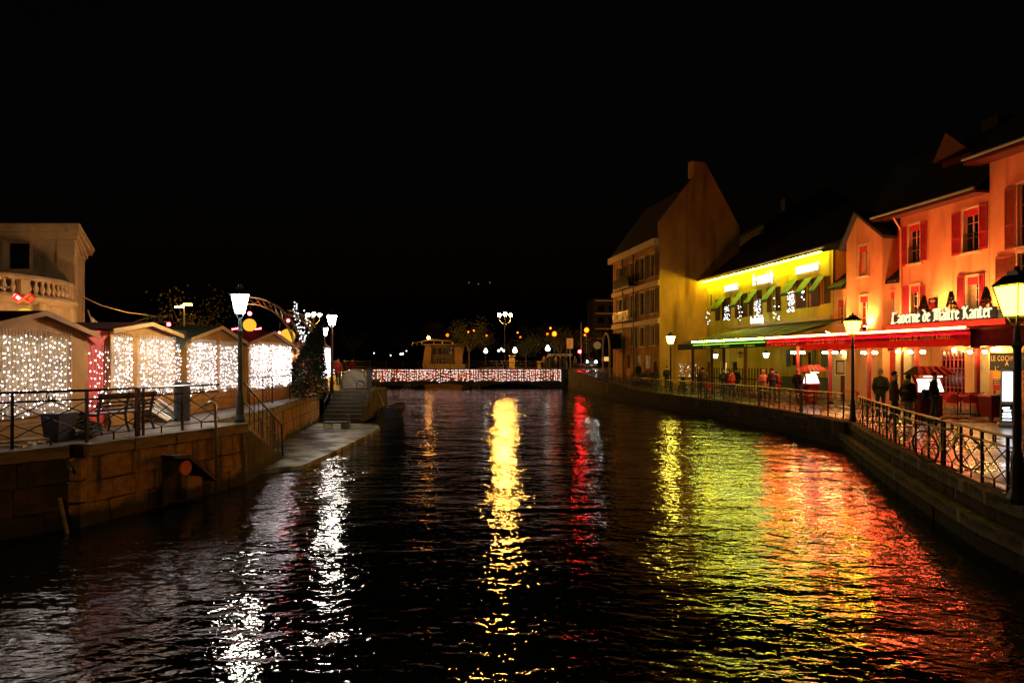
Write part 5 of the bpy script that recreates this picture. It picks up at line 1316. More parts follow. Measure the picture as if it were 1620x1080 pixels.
# lanterns of the brasserie
LF = K.off(1.0)
for px, py, on in ((1098,563,1),(1132,562.5,1),(1171,562,0),(1212,561,1)):
    s_ = LF.s(px); z = LF.z(px,py); p = LF.p(s_,z); t = root('hanging_lantern', ('lit' if on else 'unlit')+' square lantern hanging under the green awning, '+{1098:'farthest from the orange tavern',1132:'second from the far end',1171:'the only dark one',1212:'beside the red awning'}[px], 'lantern', p, group='square lanterns under the green awning')
    x,y,z = p; q_ = lambda h_,zz: [(x-h_,y-h_,zz),(x+h_,y-h_,zz),(x+h_,y+h_,zz),(x-h_,y+h_,zz)]
    obj('lamp_glass', MB().hexa([*q_(.10,z-.2),*q_(.17,z+.12)]), 'panel_warm' if on else 'curtain_cream', t); obj('lamp_roof', MB().hexa([*q_(.2,z+.13),*q_(.04,z+.28)]), 'black_iron', t)
    obj('hanger', MB().cyl((x,y,z+.28),(x,y,zf+.7), .012), 'black_iron', t)
bs = root('bar_window_lights', 'little warm lights twinkling in the dark bar window beside the gabled building', 'lights', K.p(K.s(1122),2.6,.3))
random.seed(77); bsm = MB(); BF = AF.off(-3.4)
for i in range(46): bsm.octa(BF.p(U(BF.s(1074),BF.s(1106)), U(1.9,2.9), 0), .022)
obj('bulbs', bsm, 'panel_warm', bs, kind='stuff'); obj('frame', fb(BF,BF.s(1073),BF.s(1107),1.8,1.86,-.05,0), 'brown_shutter', bs)
# picket screens and posts of the brasserie terrace
for k,(pa,pb) in enumerate(((1096,1125),(1126,1145),(1146,1178),(1180,1222))):
    F_ = AF.off(-2.2); a, b = F_.s(pa), F_.s(pb); r = root('picket_screen', 'dark picket screen on the brasserie terrace, '+('farthest section','second section, behind the strollers','third section','section next to the red awning')[k], 'screen', F_.p(a,ZR), group='picket screens on the brasserie terrace')
    n = max(3,int((b-a)/.28))
    for i in range(n): s_ = a+(b-a)*i/n; obj('picket', fb(F_,s_,s_+.09,ZR,ZR+1.75,-.02,.02), 'brown_shutter', r)
    obj('rail', fb(F_,a,b,ZR+1.0,ZR+1.08,-.06,-.021), 'brown_shutter', r); obj('rail', fb(F_,a,b,ZR+.3,ZR+.38,-.06,-.021), 'brown_shutter', r)
for k,px in enumerate((1096,1126,1145,1179)):
    F_ = AF.off(-.6); x,y,z = F_.p(F_.s(px),ZR)
    obj('awning_post', MB().box(x-.08,x+.08,y-.08,y+.08,ZR,zf-.1), 'brown_shutter', label='dark post holding the green awning, '+('farthest','second','third','nearest the red awning')[k], cat='post', group='posts under the green awning')
# shop at the right edge
sp = root('shop_sign_board', 'black shop sign board with pale capitals under the dark awning', 'sign', (19.5,28,3))
SF = K.off(1.2); h = SF.rect(1566,1624,558,586)
obj('board', fb(SF,*h,-.05,0), 'sign_black', sp)
def flat_text(F, text, px, py, hgt, m, par, o=.004, wpx=None):
    me = font_mesh(text, hgt, 'lettering', m, .004, 1.15); c = Vector(F.p(F.s(px),F.z(px,py),o)); D = Vector((F.d.x,F.d.y,0)); N_ = Vector((F.n.x,F.n.y,0))
    xs = [v.co.x for v in me.vertices]; sx = (F.s(wpx[1])-F.s(wpx[0]))/(max(xs)-min(xs)) if wpx else 1
    for v in me.vertices: v.co = c + D*v.co.x*sx + Vector((0,0,v.co.y)) + N_*v.co.z
    return obj('lettering', me, None, par)
flat_text(SF,'LE COCHON',1590,567,.30,'gold_print',sp,wpx=(1567,1612)); flat_text(SF,'À',1593,575.5,.24,'gold_print',sp); flat_text(SF,"L'",1577,583,.24,'gold_print',sp)
pb_ = root('orange_menu_board', 'orange and maroon menu board half hidden by the lit totem', 'menu board', (19.6,28,2)); SF2 = K.off(1.35)
for yt,yb_,m in ((587,599,'neon_orange'),(599.3,608.5,'maroon'),(608.8,617,'blind_red')):
    if m == 'neon_orange': emi('neon_orange',(1,.3,.02),.9)
    obj('panel', fb(SF2,*SF2.rect(1571,1584,yt,yb_),-.03,0), m, pb_)
for yy in (600.5,604,607): obj('text_line', fb(SF2,*SF2.rect(1573,1582.5,yy,yy+1),.002,.004), 'white_paint', pb_)
obj('leg', fb(SF2,*SF2.rect(1572,1574,617,638),-.03,0), 'black_iron', pb_)
# totem
tt = root('advert_totem', 'cream advertising totem with a glowing white upper panel and black lower panel', 'totem', (18,25,ZR))
yT = 22.6; X = lambda px: (px-810)/1080*yT; Z = lambda py: 3.1+(572-py)*yT/1080
dv = Vector((X(1597)-X(1583),-.35,0)); bk = Vector((.40,.55,0)); a = Vector((X(1581),yT,0)); b = a+Vector((X(1599)-X(1581),-.12,0))
def tz(u, z, o=0): q = a.lerp(b,u); nn_ = Vector(((b-a).y,-(b-a).x,0)).normalized(); return (q.x+nn_.x*o, q.y+nn_.y*o, z)
obj('body', MB().hexa([tz(0,ZR+.1),tz(1,ZR+.1),tuple(Vector(tz(1,ZR+.1))+bk),tuple(Vector(tz(0,ZR+.1))+bk),tz(.12,Z(583)),tz(1.05,Z(583)),tuple(Vector(tz(1.05,Z(583)))+bk),tuple(Vector(tz(.12,Z(583)))+bk)]), 'plastic_white', tt)
obj('base', MB().hexa([tz(-.2,ZR,.15),tz(1.1,ZR,.15),tuple(Vector(tz(1.1,ZR))+bk*1.1),tuple(Vector(tz(-.2,ZR))+bk*1.1),tz(-.2,ZR+.1,.15),tz(1.1,ZR+.1,.15),tuple(Vector(tz(1.1,ZR+.1))+bk*1.1),tuple(Vector(tz(-.2,ZR+.1))+bk*1.1)]), 'plastic_white', tt)
def tq(u0,u1,z0,z1,o0,o1): return MB().hexa([tz(u0,z0,o1),tz(u1,z0,o1),tz(u1,z0,o0),tz(u0,z0,o0),tz(u0+.03,z1,o1),tz(u1+.03,z1,o1),tz(u1+.03,z1,o0),tz(u0+.03,z1,o0)])
obj('glowing_panel', tq(.22,.93,Z(634),Z(588),.002,.012), 'panel_white', tt); lo = obj('lower_panel', tq(.12,.92,Z(666),Z(640),.002,.01), 'sign_black', tt)
for k, (u0,u1,py) in enumerate(((.2,.42,645),(.45,.7,644.5),(.3,.8,649),(.22,.5,654),(.55,.8,654.5),(.2,.84,658.5),(.2,.85,663))):
    obj('text_line', tq(u0,u1,Z(py+1.4),Z(py-1.2 if k < 6 else py+.2),.011,.014), 'panel_white', lo)
# wheeled bin
wb = root('wheeled_bin', 'dark wheeled bin on the quay left of the lit totem', 'bin', at(1570,664,25))
p = Vector((at(1570,664,25.2).x,25.2,ZR)); x,y,z = p
obj('body', MB().hexa([(x-.24,y-.3,z+.12),(x+.24,y-.3,z+.12),(x+.24,y+.3,z+.12),(x-.24,y+.3,z+.12),(x-.29,y-.36,z+.86),(x+.29,y-.36,z+.86),(x+.29,y+.36,z+.86),(x-.29,y+.36,z+.86)]), 'maroon', wb); obj('lid', MB().hexa([(x-.3,y-.38,z+.87),(x+.3,y-.38,z+.87),(x+.3,y+.38,z+.87),(x-.3,y+.38,z+.87),(x-.26,y-.3,z+.93),(x+.26,y-.3,z+.93),(x+.26,y+.38,z+.95),(x-.26,y+.38,z+.95)]), 'black_iron', wb)
for s_ in (-.22,.22): obj('wheel', MB().cyl((x+s_-.03,y-.25,z+.1),(x+s_+.03,y-.25,z+.1), .1, n=12), 'rubber', wb)
# menu stands
def menu_stand(px, pyb, Y, wid, label, yaw):
    p = at(px,pyb,Y); r = root('menu_stand', label, 'menu stand', (p.x,Y,ZR), group='red menu stands with lit panels', rz=yaw); H = 2.1
    L = dict(local=True)
    for s_ in (-.3,.3): obj('leg', MB().box(s_*wid-.1,s_*wid+.1,-.1,.1,0,.95), 'maroon', r, **L)
    obj('cabinet', MB().box(-.48*wid,.48*wid,-.16,.16,.12,.9), 'maroon', r, **L); obj('sill', MB().box(-.62*wid,.62*wid,-.26,.26,.95,1.02), 'red_paint', r, **L)
    obj('lit_panel', MB().hexa([(-.5*wid,-.2,1.04),(.5*wid,-.2,1.04),(.5*wid,.16,1.04),(-.5*wid,.16,1.04),(-.42*wid,-.06,1.5),(.42*wid,-.06,1.5),(.42*wid,.1,1.5),(-.42*wid,.1,1.5)]), 'panel_warm', r, **L)
    for s_ in (-1,1): obj('side_bracket', MB().tube([(s_*.5*wid,0,1.0),(s_*.52*wid,0,1.35),(s_*.68*wid,0,1.62),(s_*.8*wid,0,1.72)], .05, 6), 'red_paint', r, **L)
    rf_ = obj('roof', MB().hexa([(-.88*wid,-.45,1.66),(.88*wid,-.45,1.66),(.88*wid,.35,1.66),(-.88*wid,.35,1.66),(-.55*wid,-.08,1.98),(.55*wid,-.08,1.98),(.55*wid,.1,1.98),(-.55*wid,.1,1.98)]), 'roof_red', r, **L)
    for i in range(5):
        u = -.6+.3*i; obj('roof_stripe', MB().hexa([((u-.07)*1.25*wid,-.452,1.675),((u+.07)*1.25*wid,-.452,1.675),((u+.06)*.85*wid,-.09,1.99),((u-.06)*.85*wid,-.09,1.99),((u-.07)*1.25*wid,-.46,1.69),((u+.07)*1.25*wid,-.46,1.69),((u+.06)*.85*wid,-.1,2.0),((u-.06)*.85*wid,-.1,2.0)]), 'blind_red', rf_, **L)
    obj('tube_light', MB().cyl((-.4*wid,-.22,1.60),(.4*wid,-.22,1.60), .02), 'panel_warm', r, **L)
menu_stand(1469,656,25.6,.95,'near red menu stand with a little striped roof and lit panel behind the dark-jacketed man',.15)
menu_stand(1283,616,35.5,.80,'far red menu stand with little roof beside the dark-coated stroller',.5)
# chairs and tables of the terrace
def make_chair(label, m, loc, rz):
    r = root('terrace_chair', label, 'chair', loc, group='chairs on the tavern terrace', rz=rz); L = dict(local=True)
    obj('seat', MB().lathe([(.2,.43),(.22,.45),(.2,.46)], (0,0,0), 12), m, r, **L)
    bk_ = MB(); N = 9
    for i in range(N-1):
        a0_ = math.radians(20+140*i/(N-1)); a1_ = math.radians(20+140*(i+1)/(N-1))
        h0 = .66+.2*math.sin(math.pi*i/(N-1)); h1 = .66+.2*math.sin(math.pi*(i+1)/(N-1))
        bk_.hexa([(.24*math.cos(a0_),.22*math.sin(a0_),.5),(.24*math.cos(a1_),.22*math.sin(a1_),.5),(.25*math.cos(a1_),.235*math.sin(a1_),.5),(.25*math.cos(a0_),.235*math.sin(a0_),.5),(.27*math.cos(a0_),.26*math.sin(a0_),h0),(.27*math.cos(a1_),.26*math.sin(a1_),h1),(.28*math.cos(a1_),.275*math.sin(a1_),h1),(.28*math.cos(a0_),.275*math.sin(a0_),h0)])
    obj('backrest', bk_, m, r, **L)
    for sx in (-1,1):
        for sy in (-1,1): obj('leg', MB().cyl((sx*.14,sy*.14,.44),(sx*.21,sy*.22,0), .013), 'galvanised', r, **L)
    return r
def make_table(loc, label):
    r = root('terrace_table', label, 'table', loc, group='tables on the tavern terrace'); L = dict(local=True)
    obj('tabletop', MB().lathe([(.36,.72),(.38,.73),(.38,.745)], (0,0,0), 16), 'red_paint', r, **L); obj('stem', MB().cyl((0,0,0),(0,0,.72), .025), 'black_iron', r, **L); obj('foot', MB().lathe([(.22,0),(.2,.03),(.05,.05)], (0,0,0), 12), 'black_iron', r, **L)
    return r
TF = AF.off(-2.0)
cp = lambda px, py, Y: (at(px,py,Y).x, Y, ZR)
chair0 = make_chair('orange-red shell chair beside the lantern post on the bend', 'life_orange', cp(1362,632,32.5), 1.2)
tab0 = make_table(cp(1348,632,32.8), 'small table next to the orange-red shell chair')
chairm = make_chair('dark red terrace chair just right of the near menu stand', 'blind_red', cp(1500,640,29.2), -.8)
for i,(px,Y,a,lab) in enumerate([(1514,29.6,.4,'dark red chair by the gridded window, second from the menu stand'),(1527,28.8,2.4,'dark red chair half behind the thick terrace post'),(1538,29.6,-1.2,'dark red chair touching the thick terrace post'),(1556,28.9,.9,'dark red chair in front of the cream poster wall'),(1506,27.4,3.0,'dark red chair nearest the strollers'),(1534,27.2,2.8,'dark red chair at the front of the terrace by the post'),(1566,27.6,1.9,'dark red chair behind the wheeled bin')]):
    dup(chairm, cp(px,640,Y), a, lab)
for px,Y,lab in ((1520,28.2,'red table at the front of the terrace between four chairs'),(1549,28.2,'red table between the thick post and the cream poster wall')): dup(tab0, cp(px,640,Y), 0, lab)
# terrace boundary: low rope rail frame
bf = root('terrace_barrier', 'low thin metal barrier in front of the terrace chairs', 'barrier', cp(1530,656,26.6))
for px in (1515,1535,1556): x_ = at(px,656,26.6).x; obj('post', MB().cyl((x_,26.6,ZR),(x_,26.6,ZR+.95), .02), 'black_iron', bf)
for z in (.92,.12): obj('rail', MB().cyl((at(1515,656,26.6).x,26.6,ZR+z),(at(1556,656,26.6).x,26.6,ZR+z), .018), 'black_iron', bf)
# terrace platform
S('brasserie_terrace', fb(K,K.s(1100),sB-.0,.5,ZR+.16,.36,4.2), 'quay_paving')

# ------------------------------------------------------------------ left stone building
lb_ = root('stone_villa', 'pale stone villa with a rounded balustraded bay at the left edge', 'building', (-20,28,ZL))
Yf = 28.2; XC = -18.0; zt_ = 8.65
hv = [(-20.9,-19.9,6.9,8.05),(-24.5,-23.2,6.6,8.1)]
VF = Fac((-27,Yf),(1,0))
hol = [(x0+27,x1+27,a,b) for x0,x1,a,b in hv]
wl = fwall(VF, 0, 27+XC, ZL-.1, zt_-.5, hol)
obj('front_wall', wl, 'limestone', lb_)
for h in hol: window(VF, h, lb_, rows=1, cols=1, trim=True)
SV = Fac((XC,Yf),(-3.5,6.0)); 
SVn = Fac((XC-3.5,Yf+6.0),(3.5,-6.0))
L_ = SVn.d.length and math.hypot(3.5,6)
hs_ = [(L_-2.6,L_-1.0,4.5,7.6),(L_-2.2,L_-1.1,2.2,4.0)]
obj('side_wall', fwall(SVn, 0, L_, ZL-.1, zt_-.5, hs_), 'limestone', lb_)
for h in hs_: window(SVn, h, lb_, rows=2, cols=2)
def ring(x0, off): return [(-27,Yf-off),(XC+off*.9,Yf-off),(XC-3.5+off*1.2,Yf+6.0),(-27,Yf+6)]
for o_, z0, z1 in ((.12,zt_-.55,zt_-.42),(.22,zt_-.42,zt_-.25),(.42,zt_-.25,zt_-.08),(.5,zt_-.08,zt_+.06)): obj('cornice', MB().prism(ring(0,o_), z0, z1), 'limestone', lb_)
obj('pilaster', MB().box(XC-.75,XC-.01,Yf-.09,Yf-.002,ZL,zt_-.56), 'limestone', lb_)
obj('roof', MB().prism(ring(0,.2), zt_+.07, zt_+.14), 'slate', lb_)
cx, cy_, rr = -20.9, 25.6, 3.7
N = 48
def drum(prof, nm, m='limestone', par=lb_, ang=(-190,60)):
    mb = MB(); vs = []; n = N
    for r_, z in prof:
        for i in range(n+1):
            a = math.radians(ang[0]+(ang[1]-ang[0])*i/n); vs.append((cx+r_*math.cos(a), cy_+r_*math.sin(a), z))
    fs = [(j*(n+1)+i, j*(n+1)+i+1, (j+1)*(n+1)+i+1, (j+1)*(n+1)+i) for j in range(len(prof)-1) for i in range(n)]
    return obj(nm, mb.add(vs,fs), m, par)
drum([(rr-.35,ZL),(rr-.35,4.35)], 'bay_wall')
drum([(rr-.35,4.3),(rr-.2,4.4),(rr-.2,4.55),(rr-.05,4.6),(rr,4.75),(rr-.1,4.8),(rr-.1,5.15),(rr+.05,5.2),(rr+.2,5.32),(rr+.22,5.42),(0.1,5.42)], 'bay_cornice')
drum([(rr-.15,6.02),(rr+.08,6.02),(rr+.12,6.1),(rr+.08,6.2),(rr-.15,6.2),(rr-.15,6.02)], 'balustrade_rail')
drum([(rr-.1,5.42),(rr+.08,5.44),(rr+.08,5.52),(rr-.1,5.52)], 'balustrade_plinth')
BAL = MB().lathe([(.05,0),(.07,.03),(.045,.06),(.095,.17),(.10,.22),(.05,.36),(.045,.42),(.07,.46),(.06,.5)], (0,0,0), 8).mesh('baluster', 'limestone')
for i in range(46):
    a = math.radians(-150+4.3*i); place('baluster', BAL, lb_, (cx+(rr-.02)*math.cos(a), cy_+(rr-.02)*math.sin(a), 5.52))
for a in (-60,-20,20):
    a = math.radians(a); place('baluster_pier', UB.mesh('pier','limestone'), lb_, (cx+(rr-.02)*math.cos(a), cy_+(rr-.02)*math.sin(a), 5.77), (0,0,a), (.26,.3,.5))
for a in (-75,-45,-10,18):
    ar = math.radians(a); x, y = cx+(rr-.3)*math.cos(ar), cy_+(rr-.3)*math.sin(ar)
    place('bay_pilaster', UB.mesh('pilaster','limestone'), lb_, (x,y,(ZL+4.3)/2), (0,0,ar), (.2,.5,4.3-ZL))
    place('bracket', chamfer_box('bracket','limestone',.15), lb_, (cx+(rr+.02)*math.cos(ar),cy_+(rr+.02)*math.sin(ar),4.95), (0,0,ar), (.35,.32,.75))
for a in (-30,5):
    ar = math.radians(a); place('bay_window', UB.mesh('window','dark_pane'), lb_, (cx+(rr-.34)*math.cos(ar),cy_+(rr-.34)*math.sin(ar),3.0), (0,0,ar), (.06,1.0,1.9))
# stone joints of the bay as separate courses
for z in (2.2,2.8,3.4,4.0): drum([(rr-.352,z),(rr-.33,z+.01),(rr-.33,z+.56),(rr-.352,z+.57)], 'stone_course')
# street light of the market lane, that lights the villa
lantern(-14.8,18.6,ZL,4.3,'lane_amber','lantern in the market lane behind the nearest hut, lighting the stone villa',None,1.0)
lantern(-13.6,25.2,ZL,3.6,'lane_amber','lantern in the market lane hidden behind the green-roofed hut',None,1.0)
fs_ = root('folded_parasol', 'pale folded sheet on a slanted pole sticking up between the villa and the second hut', 'parasol', at(146,515,24))
obj('pole', MB().cyl(at(139,490,24), at(150,522,24), .025), 'galvanised', fs_); obj('sheet', MB().extr([at(144,501,24),at(152,508,24),at(156,514,24),at(146,516,24)], (0,.06,0)), 'plastic_white', fs_)
cbl = [at(116,462,26),at(132,470,28),at(160,483,32),at(200,494,38),at(262,502,50)]
obj('overhead_cable', MB().tube(cbl, .018, 5), 'galvanised', label='thin overhead cable sagging from the stone villa', cat='cable')

# ------------------------------------------------------------------ trees
def leafy_tree(px, Y, z0, H, cr, label, seed, leafm='foliage', n=1400, group='trees beyond the bridge', leaf=.22, dens=.9):
    random.seed(seed); x = at(px,572,Y).x; r = root('tree', label, 'tree', (x,Y,z0), group=group)
    t = MB(); top = Vector((x,Y,z0+H*.45)); t.cyl((x,Y,z0), top, .18*H/8, .10*H/8, 7); tips = []
    for i in range(9):
        a = U(0,6.28); e = top+Vector((math.cos(a)*cr*U(.4,.85), math.sin(a)*cr*U(.4,.85), H*U(.15,.5))); m_ = (top+e)/2+Vector((0,0,U(-.2,.3)))
        t.tube([top-Vector((0,0,U(0,H*.15))),m_,e], [.07*H/8,.045*H/8,.015], 5); tips += [m_,e,e+Vector((U(-.5,.5),U(-.5,.5),U(0,.6)))]
    obj('trunk', t, 'bark', r); c = MB()
    for i in range(n):
        b = random.choice(tips); d = Vector((random.gauss(0,1),random.gauss(0,1),random.gauss(0,.7)))*cr*.22; p = b+d
        u = Vector((U(-1,1),U(-1,1),U(-1,1))).normalized()*leaf; v = u.orthogonal().normalized()*leaf*.6; c.add([p-u*.5,p+v*.5,p+u*.5,p-v*.5],[(0,1,2,3)])
    obj('crown', c, leafm, r)
leafy_tree(297,48,ZL,6.2,2.6,'tree with amber-lit branches behind the double road light',1,'foliage',500,'trees on the left bank')
leafy_tree(742,98,2.2,6.5,3.0,'dark tree left of the central three-globe lamp, beside the boat',2)
leafy_tree(768,112,2.2,6.0,3.0,'dark tree just left of the stone pedestal',3)
leafy_tree(832,104,2.2,4.6,3.4,'green-lit low tree right of the stone pedestal',4)
leafy_tree(848,118,2.2,6.5,3.4,'dark tree behind the park globe lamps',5)
leafy_tree(886,100,2.2,5.4,2.6,'tree glowing amber under the street light, left of the banners',6)
leafy_tree(905,108,2.2,4.8,2.6,'second amber-lit tree, just left of the traffic light',7)
leafy_tree(932,98,2.2,5.0,2.2,'amber-lit tree right of the traffic light',8)
leafy_tree(700,135,2.0,9,4,'tall dark tree behind the moored boat',9)
leafy_tree(640,170,2.0,9,5,'dark tree on the far lake shore left of the boat',10)
leafy_tree(560,150,2.0,8,4,'dark tree above the landing, far behind',11)

# ------------------------------------------------------------------ lights beyond the bridge
for px,py,Y,lab in ((708,530,150,'amber road light behind the moored boat'),(750,523,130,'amber road light over the dark trees left of the central lamp'),(741,525,140,'faint amber light next to the road light left of the central lamp'),(770,531,150,'small amber light left of the pedestal'),(819,526,160,'small pale road light right of the central lamp'),(823,533,160,'second small pale light right of the central lamp'),(871,519,130,'small pale road light high over the park'),(866,528,130,'small pale light left of the bright amber street light'),(877,528,96,'bright amber street light over the glowing trees'),(928,522,96,'bright amber street light right of the traffic light mast'),(925,530,120,'small amber light just below the bright one by the mast')):
    big = py in (522,) or px in (877,708)
    p = at(px,py,Y); r = root('road_light', lab, 'street lamp', (p.x,Y,2.2), group='far road lights')
    obj('post', MB().cyl((p.x,Y,2.1),(p.x,Y,p.z), .07), 'black_iron', r); obj('lamp_head', MB().ball(p, .34 if big else .2, 8, 6), 'sodium_far', r)
for px,py,Y,r_,lab in ((768.5,555.5,105,.32,'white park globe lamp farthest left, behind the bridge'),(814.5,554.5,100,.38,'white park globe lamp beside the stone pedestal'),(866.5,551.5,100,.38,'white park globe lamp at the right, over the crowd')):
    p = at(px,py,Y); r = root('globe_lamp', lab, 'street lamp', (p.x,Y,2.2), group='white globe lamps in the park')
    obj('post', MB().cyl((p.x,Y,2.1),(p.x,Y,p.z-r_), .06), 'black_iron', r); obj('lamp_globe', MB().lathe([(.1,-.9*r_),(.8*r_,-.6*r_),(r_,-.1*r_),(.7*r_,.6*r_),(.4*r_,1.1*r_),(.1,1.4*r_)], p, 12), 'globe_white', r, smooth=True)
tr_ = root('triple_globe_lamp', 'small three-globe white lamp in the park, under the amber candelabra', 'street lamp', at(793,572,120))
for px,py in ((789,554.5),(793,552),(797,554.5)): obj('lamp_globe', MB().ball(at(px,py,120), .2, 8, 6), 'globe_white', tr_)
obj('post', MB().cyl(at(793,576,120), at(793,554,120), .06).cyl(at(789,556,120),at(797,556,120), .03), 'black_iron', tr_)
for i,(px,py,Y) in enumerate(((591.5,558.5,320),(618,562,300),(634,560,300),(637,559.5,300),(643,555,320),(732,562,300))):
    obj('shore_light', MB().ball(at(px,py,Y), .42 if i in (2,3) else .25, 6, 5), 'globe_white', label='tiny white light on the far lake shore, '+('farthest left','second from the left','left one of the bright pair','right one of the bright pair','small one above the bright pair','the one right of the boat')[i], cat='light', group='lights on the far shore')
# traffic light, mast, banners, car, far building
tl = root('traffic_light', 'traffic light showing red at the end of the bridge', 'traffic light', at(919,592,84))
p = at(917,556,84); p2 = at(919.5,510,84)
obj('pole', MB().cyl((p2.x,84,2.1),(p2.x,84,p2.z), .06), 'galvanised', tl); hd = obj('head', MB().box(p.x-.16,p.x+.16,84,84.2,p.z-.75,p.z+.2), 'black_iron', tl)
obj('red_lens', MB().cyl((p.x,83.9,p.z),(p.x,83.99,p.z), .19, n=14), 'traffic_red', hd)
for k in (1,2): obj('dark_lens', MB().cyl((p.x,83.95,p.z-.27*k),(p.x,83.99,p.z-.27*k), .1, n=12), 'dark_pane', hd)
for px in (899.5,904.5):
    a, b = at(px,535,97), at(px,551,97); r = root('banner', f'tall pale vertical banner, {"left" if px<900 else "right"} one of the pair before the traffic light', 'banner', (a.x,97,2.2), group='pair of pale banners')
    obj('cloth', MB().box(a.x-.2,a.x+.2,97,97.03,b.z,a.z), 'cream_trim', r); obj('pole', MB().cyl((a.x-.24,97,2.1),(a.x-.24,97,a.z+.1), .03), 'galvanised', r)
car = root('car', 'car with bright headlights waiting beyond the traffic light', 'car', at(936,590,92))
x, y = at(936,572,92).x, 92; g = 2.2
body = MB().extr([(x-.82,y,g+.25),(x+.82,y,g+.25),(x+.86,y,g+.8),(x+.6,y,g+.92),(x-.6,y,g+.92),(x-.86,y,g+.8)], (0,4.1,0))
body.hexa([(x-.72,y+.9,g+.9),(x+.72,y+.9,g+.9),(x+.74,y+3.8,g+.9),(x-.74,y+3.8,g+.9),(x-.55,y+1.7,g+1.42),(x+.55,y+1.7,g+1.42),(x+.56,y+3.2,g+1.42),(x-.56,y+3.2,g+1.42)])
obj('body', body, 'navy', car)
for s_ in (-.58,.58): obj('headlight', MB().ball((x+s_,y-.02,g+.66+.25), .15 if s_ > 0 else .11, 8, 6), 'headlight', car)
obj('number_plate', MB().box(x+.3-.5,x+.7-.5,y-.03,y-.01,g+.35,g+.46), 'white_paint', car)
for sx in (-.75,.75):
    for sy in (.7,3.3): obj('wheel', MB().cyl((x+sx-.1,y+sy,g+.3),(x+sx+.1,y+sy,g+.3), .3, n=12), 'rubber', car)
fbld = root('background_block', 'dark block of flats beyond the bridge with faint pale floor edges', 'building', at(958,590,112))
FB_ = Fac(tuple(at(938,572,112).xy),(1,.05)); wdt = 8
obj('wall', fb(FB_,0,wdt,2.1,13.5,-6,0), 'slate', fbld)
for k,z in enumerate((5.2,6.8,8.4,10.9,13.0)):
    sl_ = obj('balcony_slab', fb(FB_,.4,wdt-.6,z,z+.16,.003,.5), 'cream_trim', fbld)
for r0 in range(4):
    for c0_ in range(4): obj('window', fb(FB_,.8+1.8*c0_,1.9+1.8*c0_,5.6+1.9*r0,6.6+1.9*r0,.004,.03), 'dark_pane', fbld)
obj('lit_window', fb(FB_,1.5,2.6,3.2,3.9,.004,.05), 'window_glow', fbld)
ls = root('round_shop_sign', 'round amber-lit sign beside the far block of flats', 'sign', at(945,546,90)); p = at(945,546,90)
obj('disc', MB().cyl((p.x,90,p.z),(p.x,90.12,p.z), .5, n=16), 'window_glow_soft', ls); obj('pole', MB().cyl((p.x,90.05,2.2),(p.x,90.05,p.z-.5), .05), 'black_iron', ls)
sk = root('market_stalls_far', 'amber-lit stall row in the far street left of the traffic light', 'stall', at(890,575,104))
p = at(890,563,104); obj('canopy', MB().box(p.x-2.2,p.x+1.5,104,106,p.z,p.z+.35), 'poster', sk); 
for k in range(3): obj('post', MB().cyl((p.x-2+1.6*k,104,2.1),(p.x-2+1.6*k,104,p.z), .05), 'galvanised', sk)
obj('roof_window', MB().box(*[at(1241.5,367,62).x-.16,at(1241.5,367,62).x+.16,62,62.1,at(1241,369,62).z,at(1241,365,62).z]), 'window_glow', label='small lit attic window above the roof of the yellow brasserie', cat='window')
bh = root('house_behind', 'dark house rising behind the yellow brasserie with one lit attic window', 'building', (26,64,1)); obj('wall', MB().box(23,34,62.2,72,.9,15.6), 'slate', bh); obj('roof', MB().extr([(22.6,62,15.6),(28.5,62,19),(34.4,62,15.6)], (0,10.5,0)), 'slate', bh); obj('chimney', MB().box(25.2,26,63,64,15.8,18.2), 'slate', bh)
# conifers and shrubs before the gabled building
for k,(px,Y,H_,rr_,lab) in enumerate(((1037,55.5,2.0,.42,'clipped cone shrub, tallest, before the gabled building'),(1025,56,1.2,.5,'low round shrub before the gabled building'),(1008,57,1.1,.6,'low shrub left of the two cone shrubs'),(1080,47,1.1,.35,'small shrub near the yellow lantern by the gabled building'))):
    x_ = at(px,572,Y).x; m = MB(); needles(m, (x_,Y,zr(Y)), rr_, H_, 900, .14, 20+k, k in (0,3)); r = root('clipped_shrub', lab, 'shrub', (x_,Y,zr(Y)), group='shrubs before the gabled building'); obj('foliage', m, 'conifer', r); obj('stem', MB().cyl((x_,Y,zr(Y)),(x_,Y,zr(Y)+.4), .04), 'bark', r)

# ------------------------------------------------------------------ bicycle leaning on the right railing
bi = root('bicycle', 'bicycle with a yellow-green frame leaning behind the near right railing', 'bicycle', (9.2,13.9,ZR))
bd = Vector((-.23,.97,0)).normalized(); bo_ = Vector((9.15,13.6,ZR)); lean = Vector((-.10,0,0))
def B(s, z): q_ = bo_+bd*s+Vector((0,0,z))+Vector((-.16*z,0,0)); return q_
for nm,s_ in (('front_wheel',0),('rear_wheel',1.05)):
    t = obj('wheel', MB().tube([B(s_+.33*math.cos(k*math.pi/10),.34+.33*math.sin(k*math.pi/10)) for k in range(20)], .02, 6, True), 'rubber', bi)
    sm = MB()
    for k in range(10): sm.cyl(B(s_,.34), B(s_+.32*math.cos(k*math.pi/5),.34+.32*math.sin(k*math.pi/5)), .003, n=3)
    obj('spokes', sm, 'chrome', t)
fr2 = MB(); 
for a_,b_ in (((1.05,.34),(.62,.32)),((.62,.32),(.78,.85)),((1.05,.34),(.74,.72)),((.62,.32),(.17,.72)),((.75,.76),(.17,.80)),((.15,.86),(.19,.68))): fr2.cyl(B(*a_),B(*b_),.018)
obj('frame', fr2, 'bike_yellow', bi); obj('fork', MB().tube([B(.16,.72),B(.1,.5),B(0,.34)], .015), 'bike_yellow', bi)
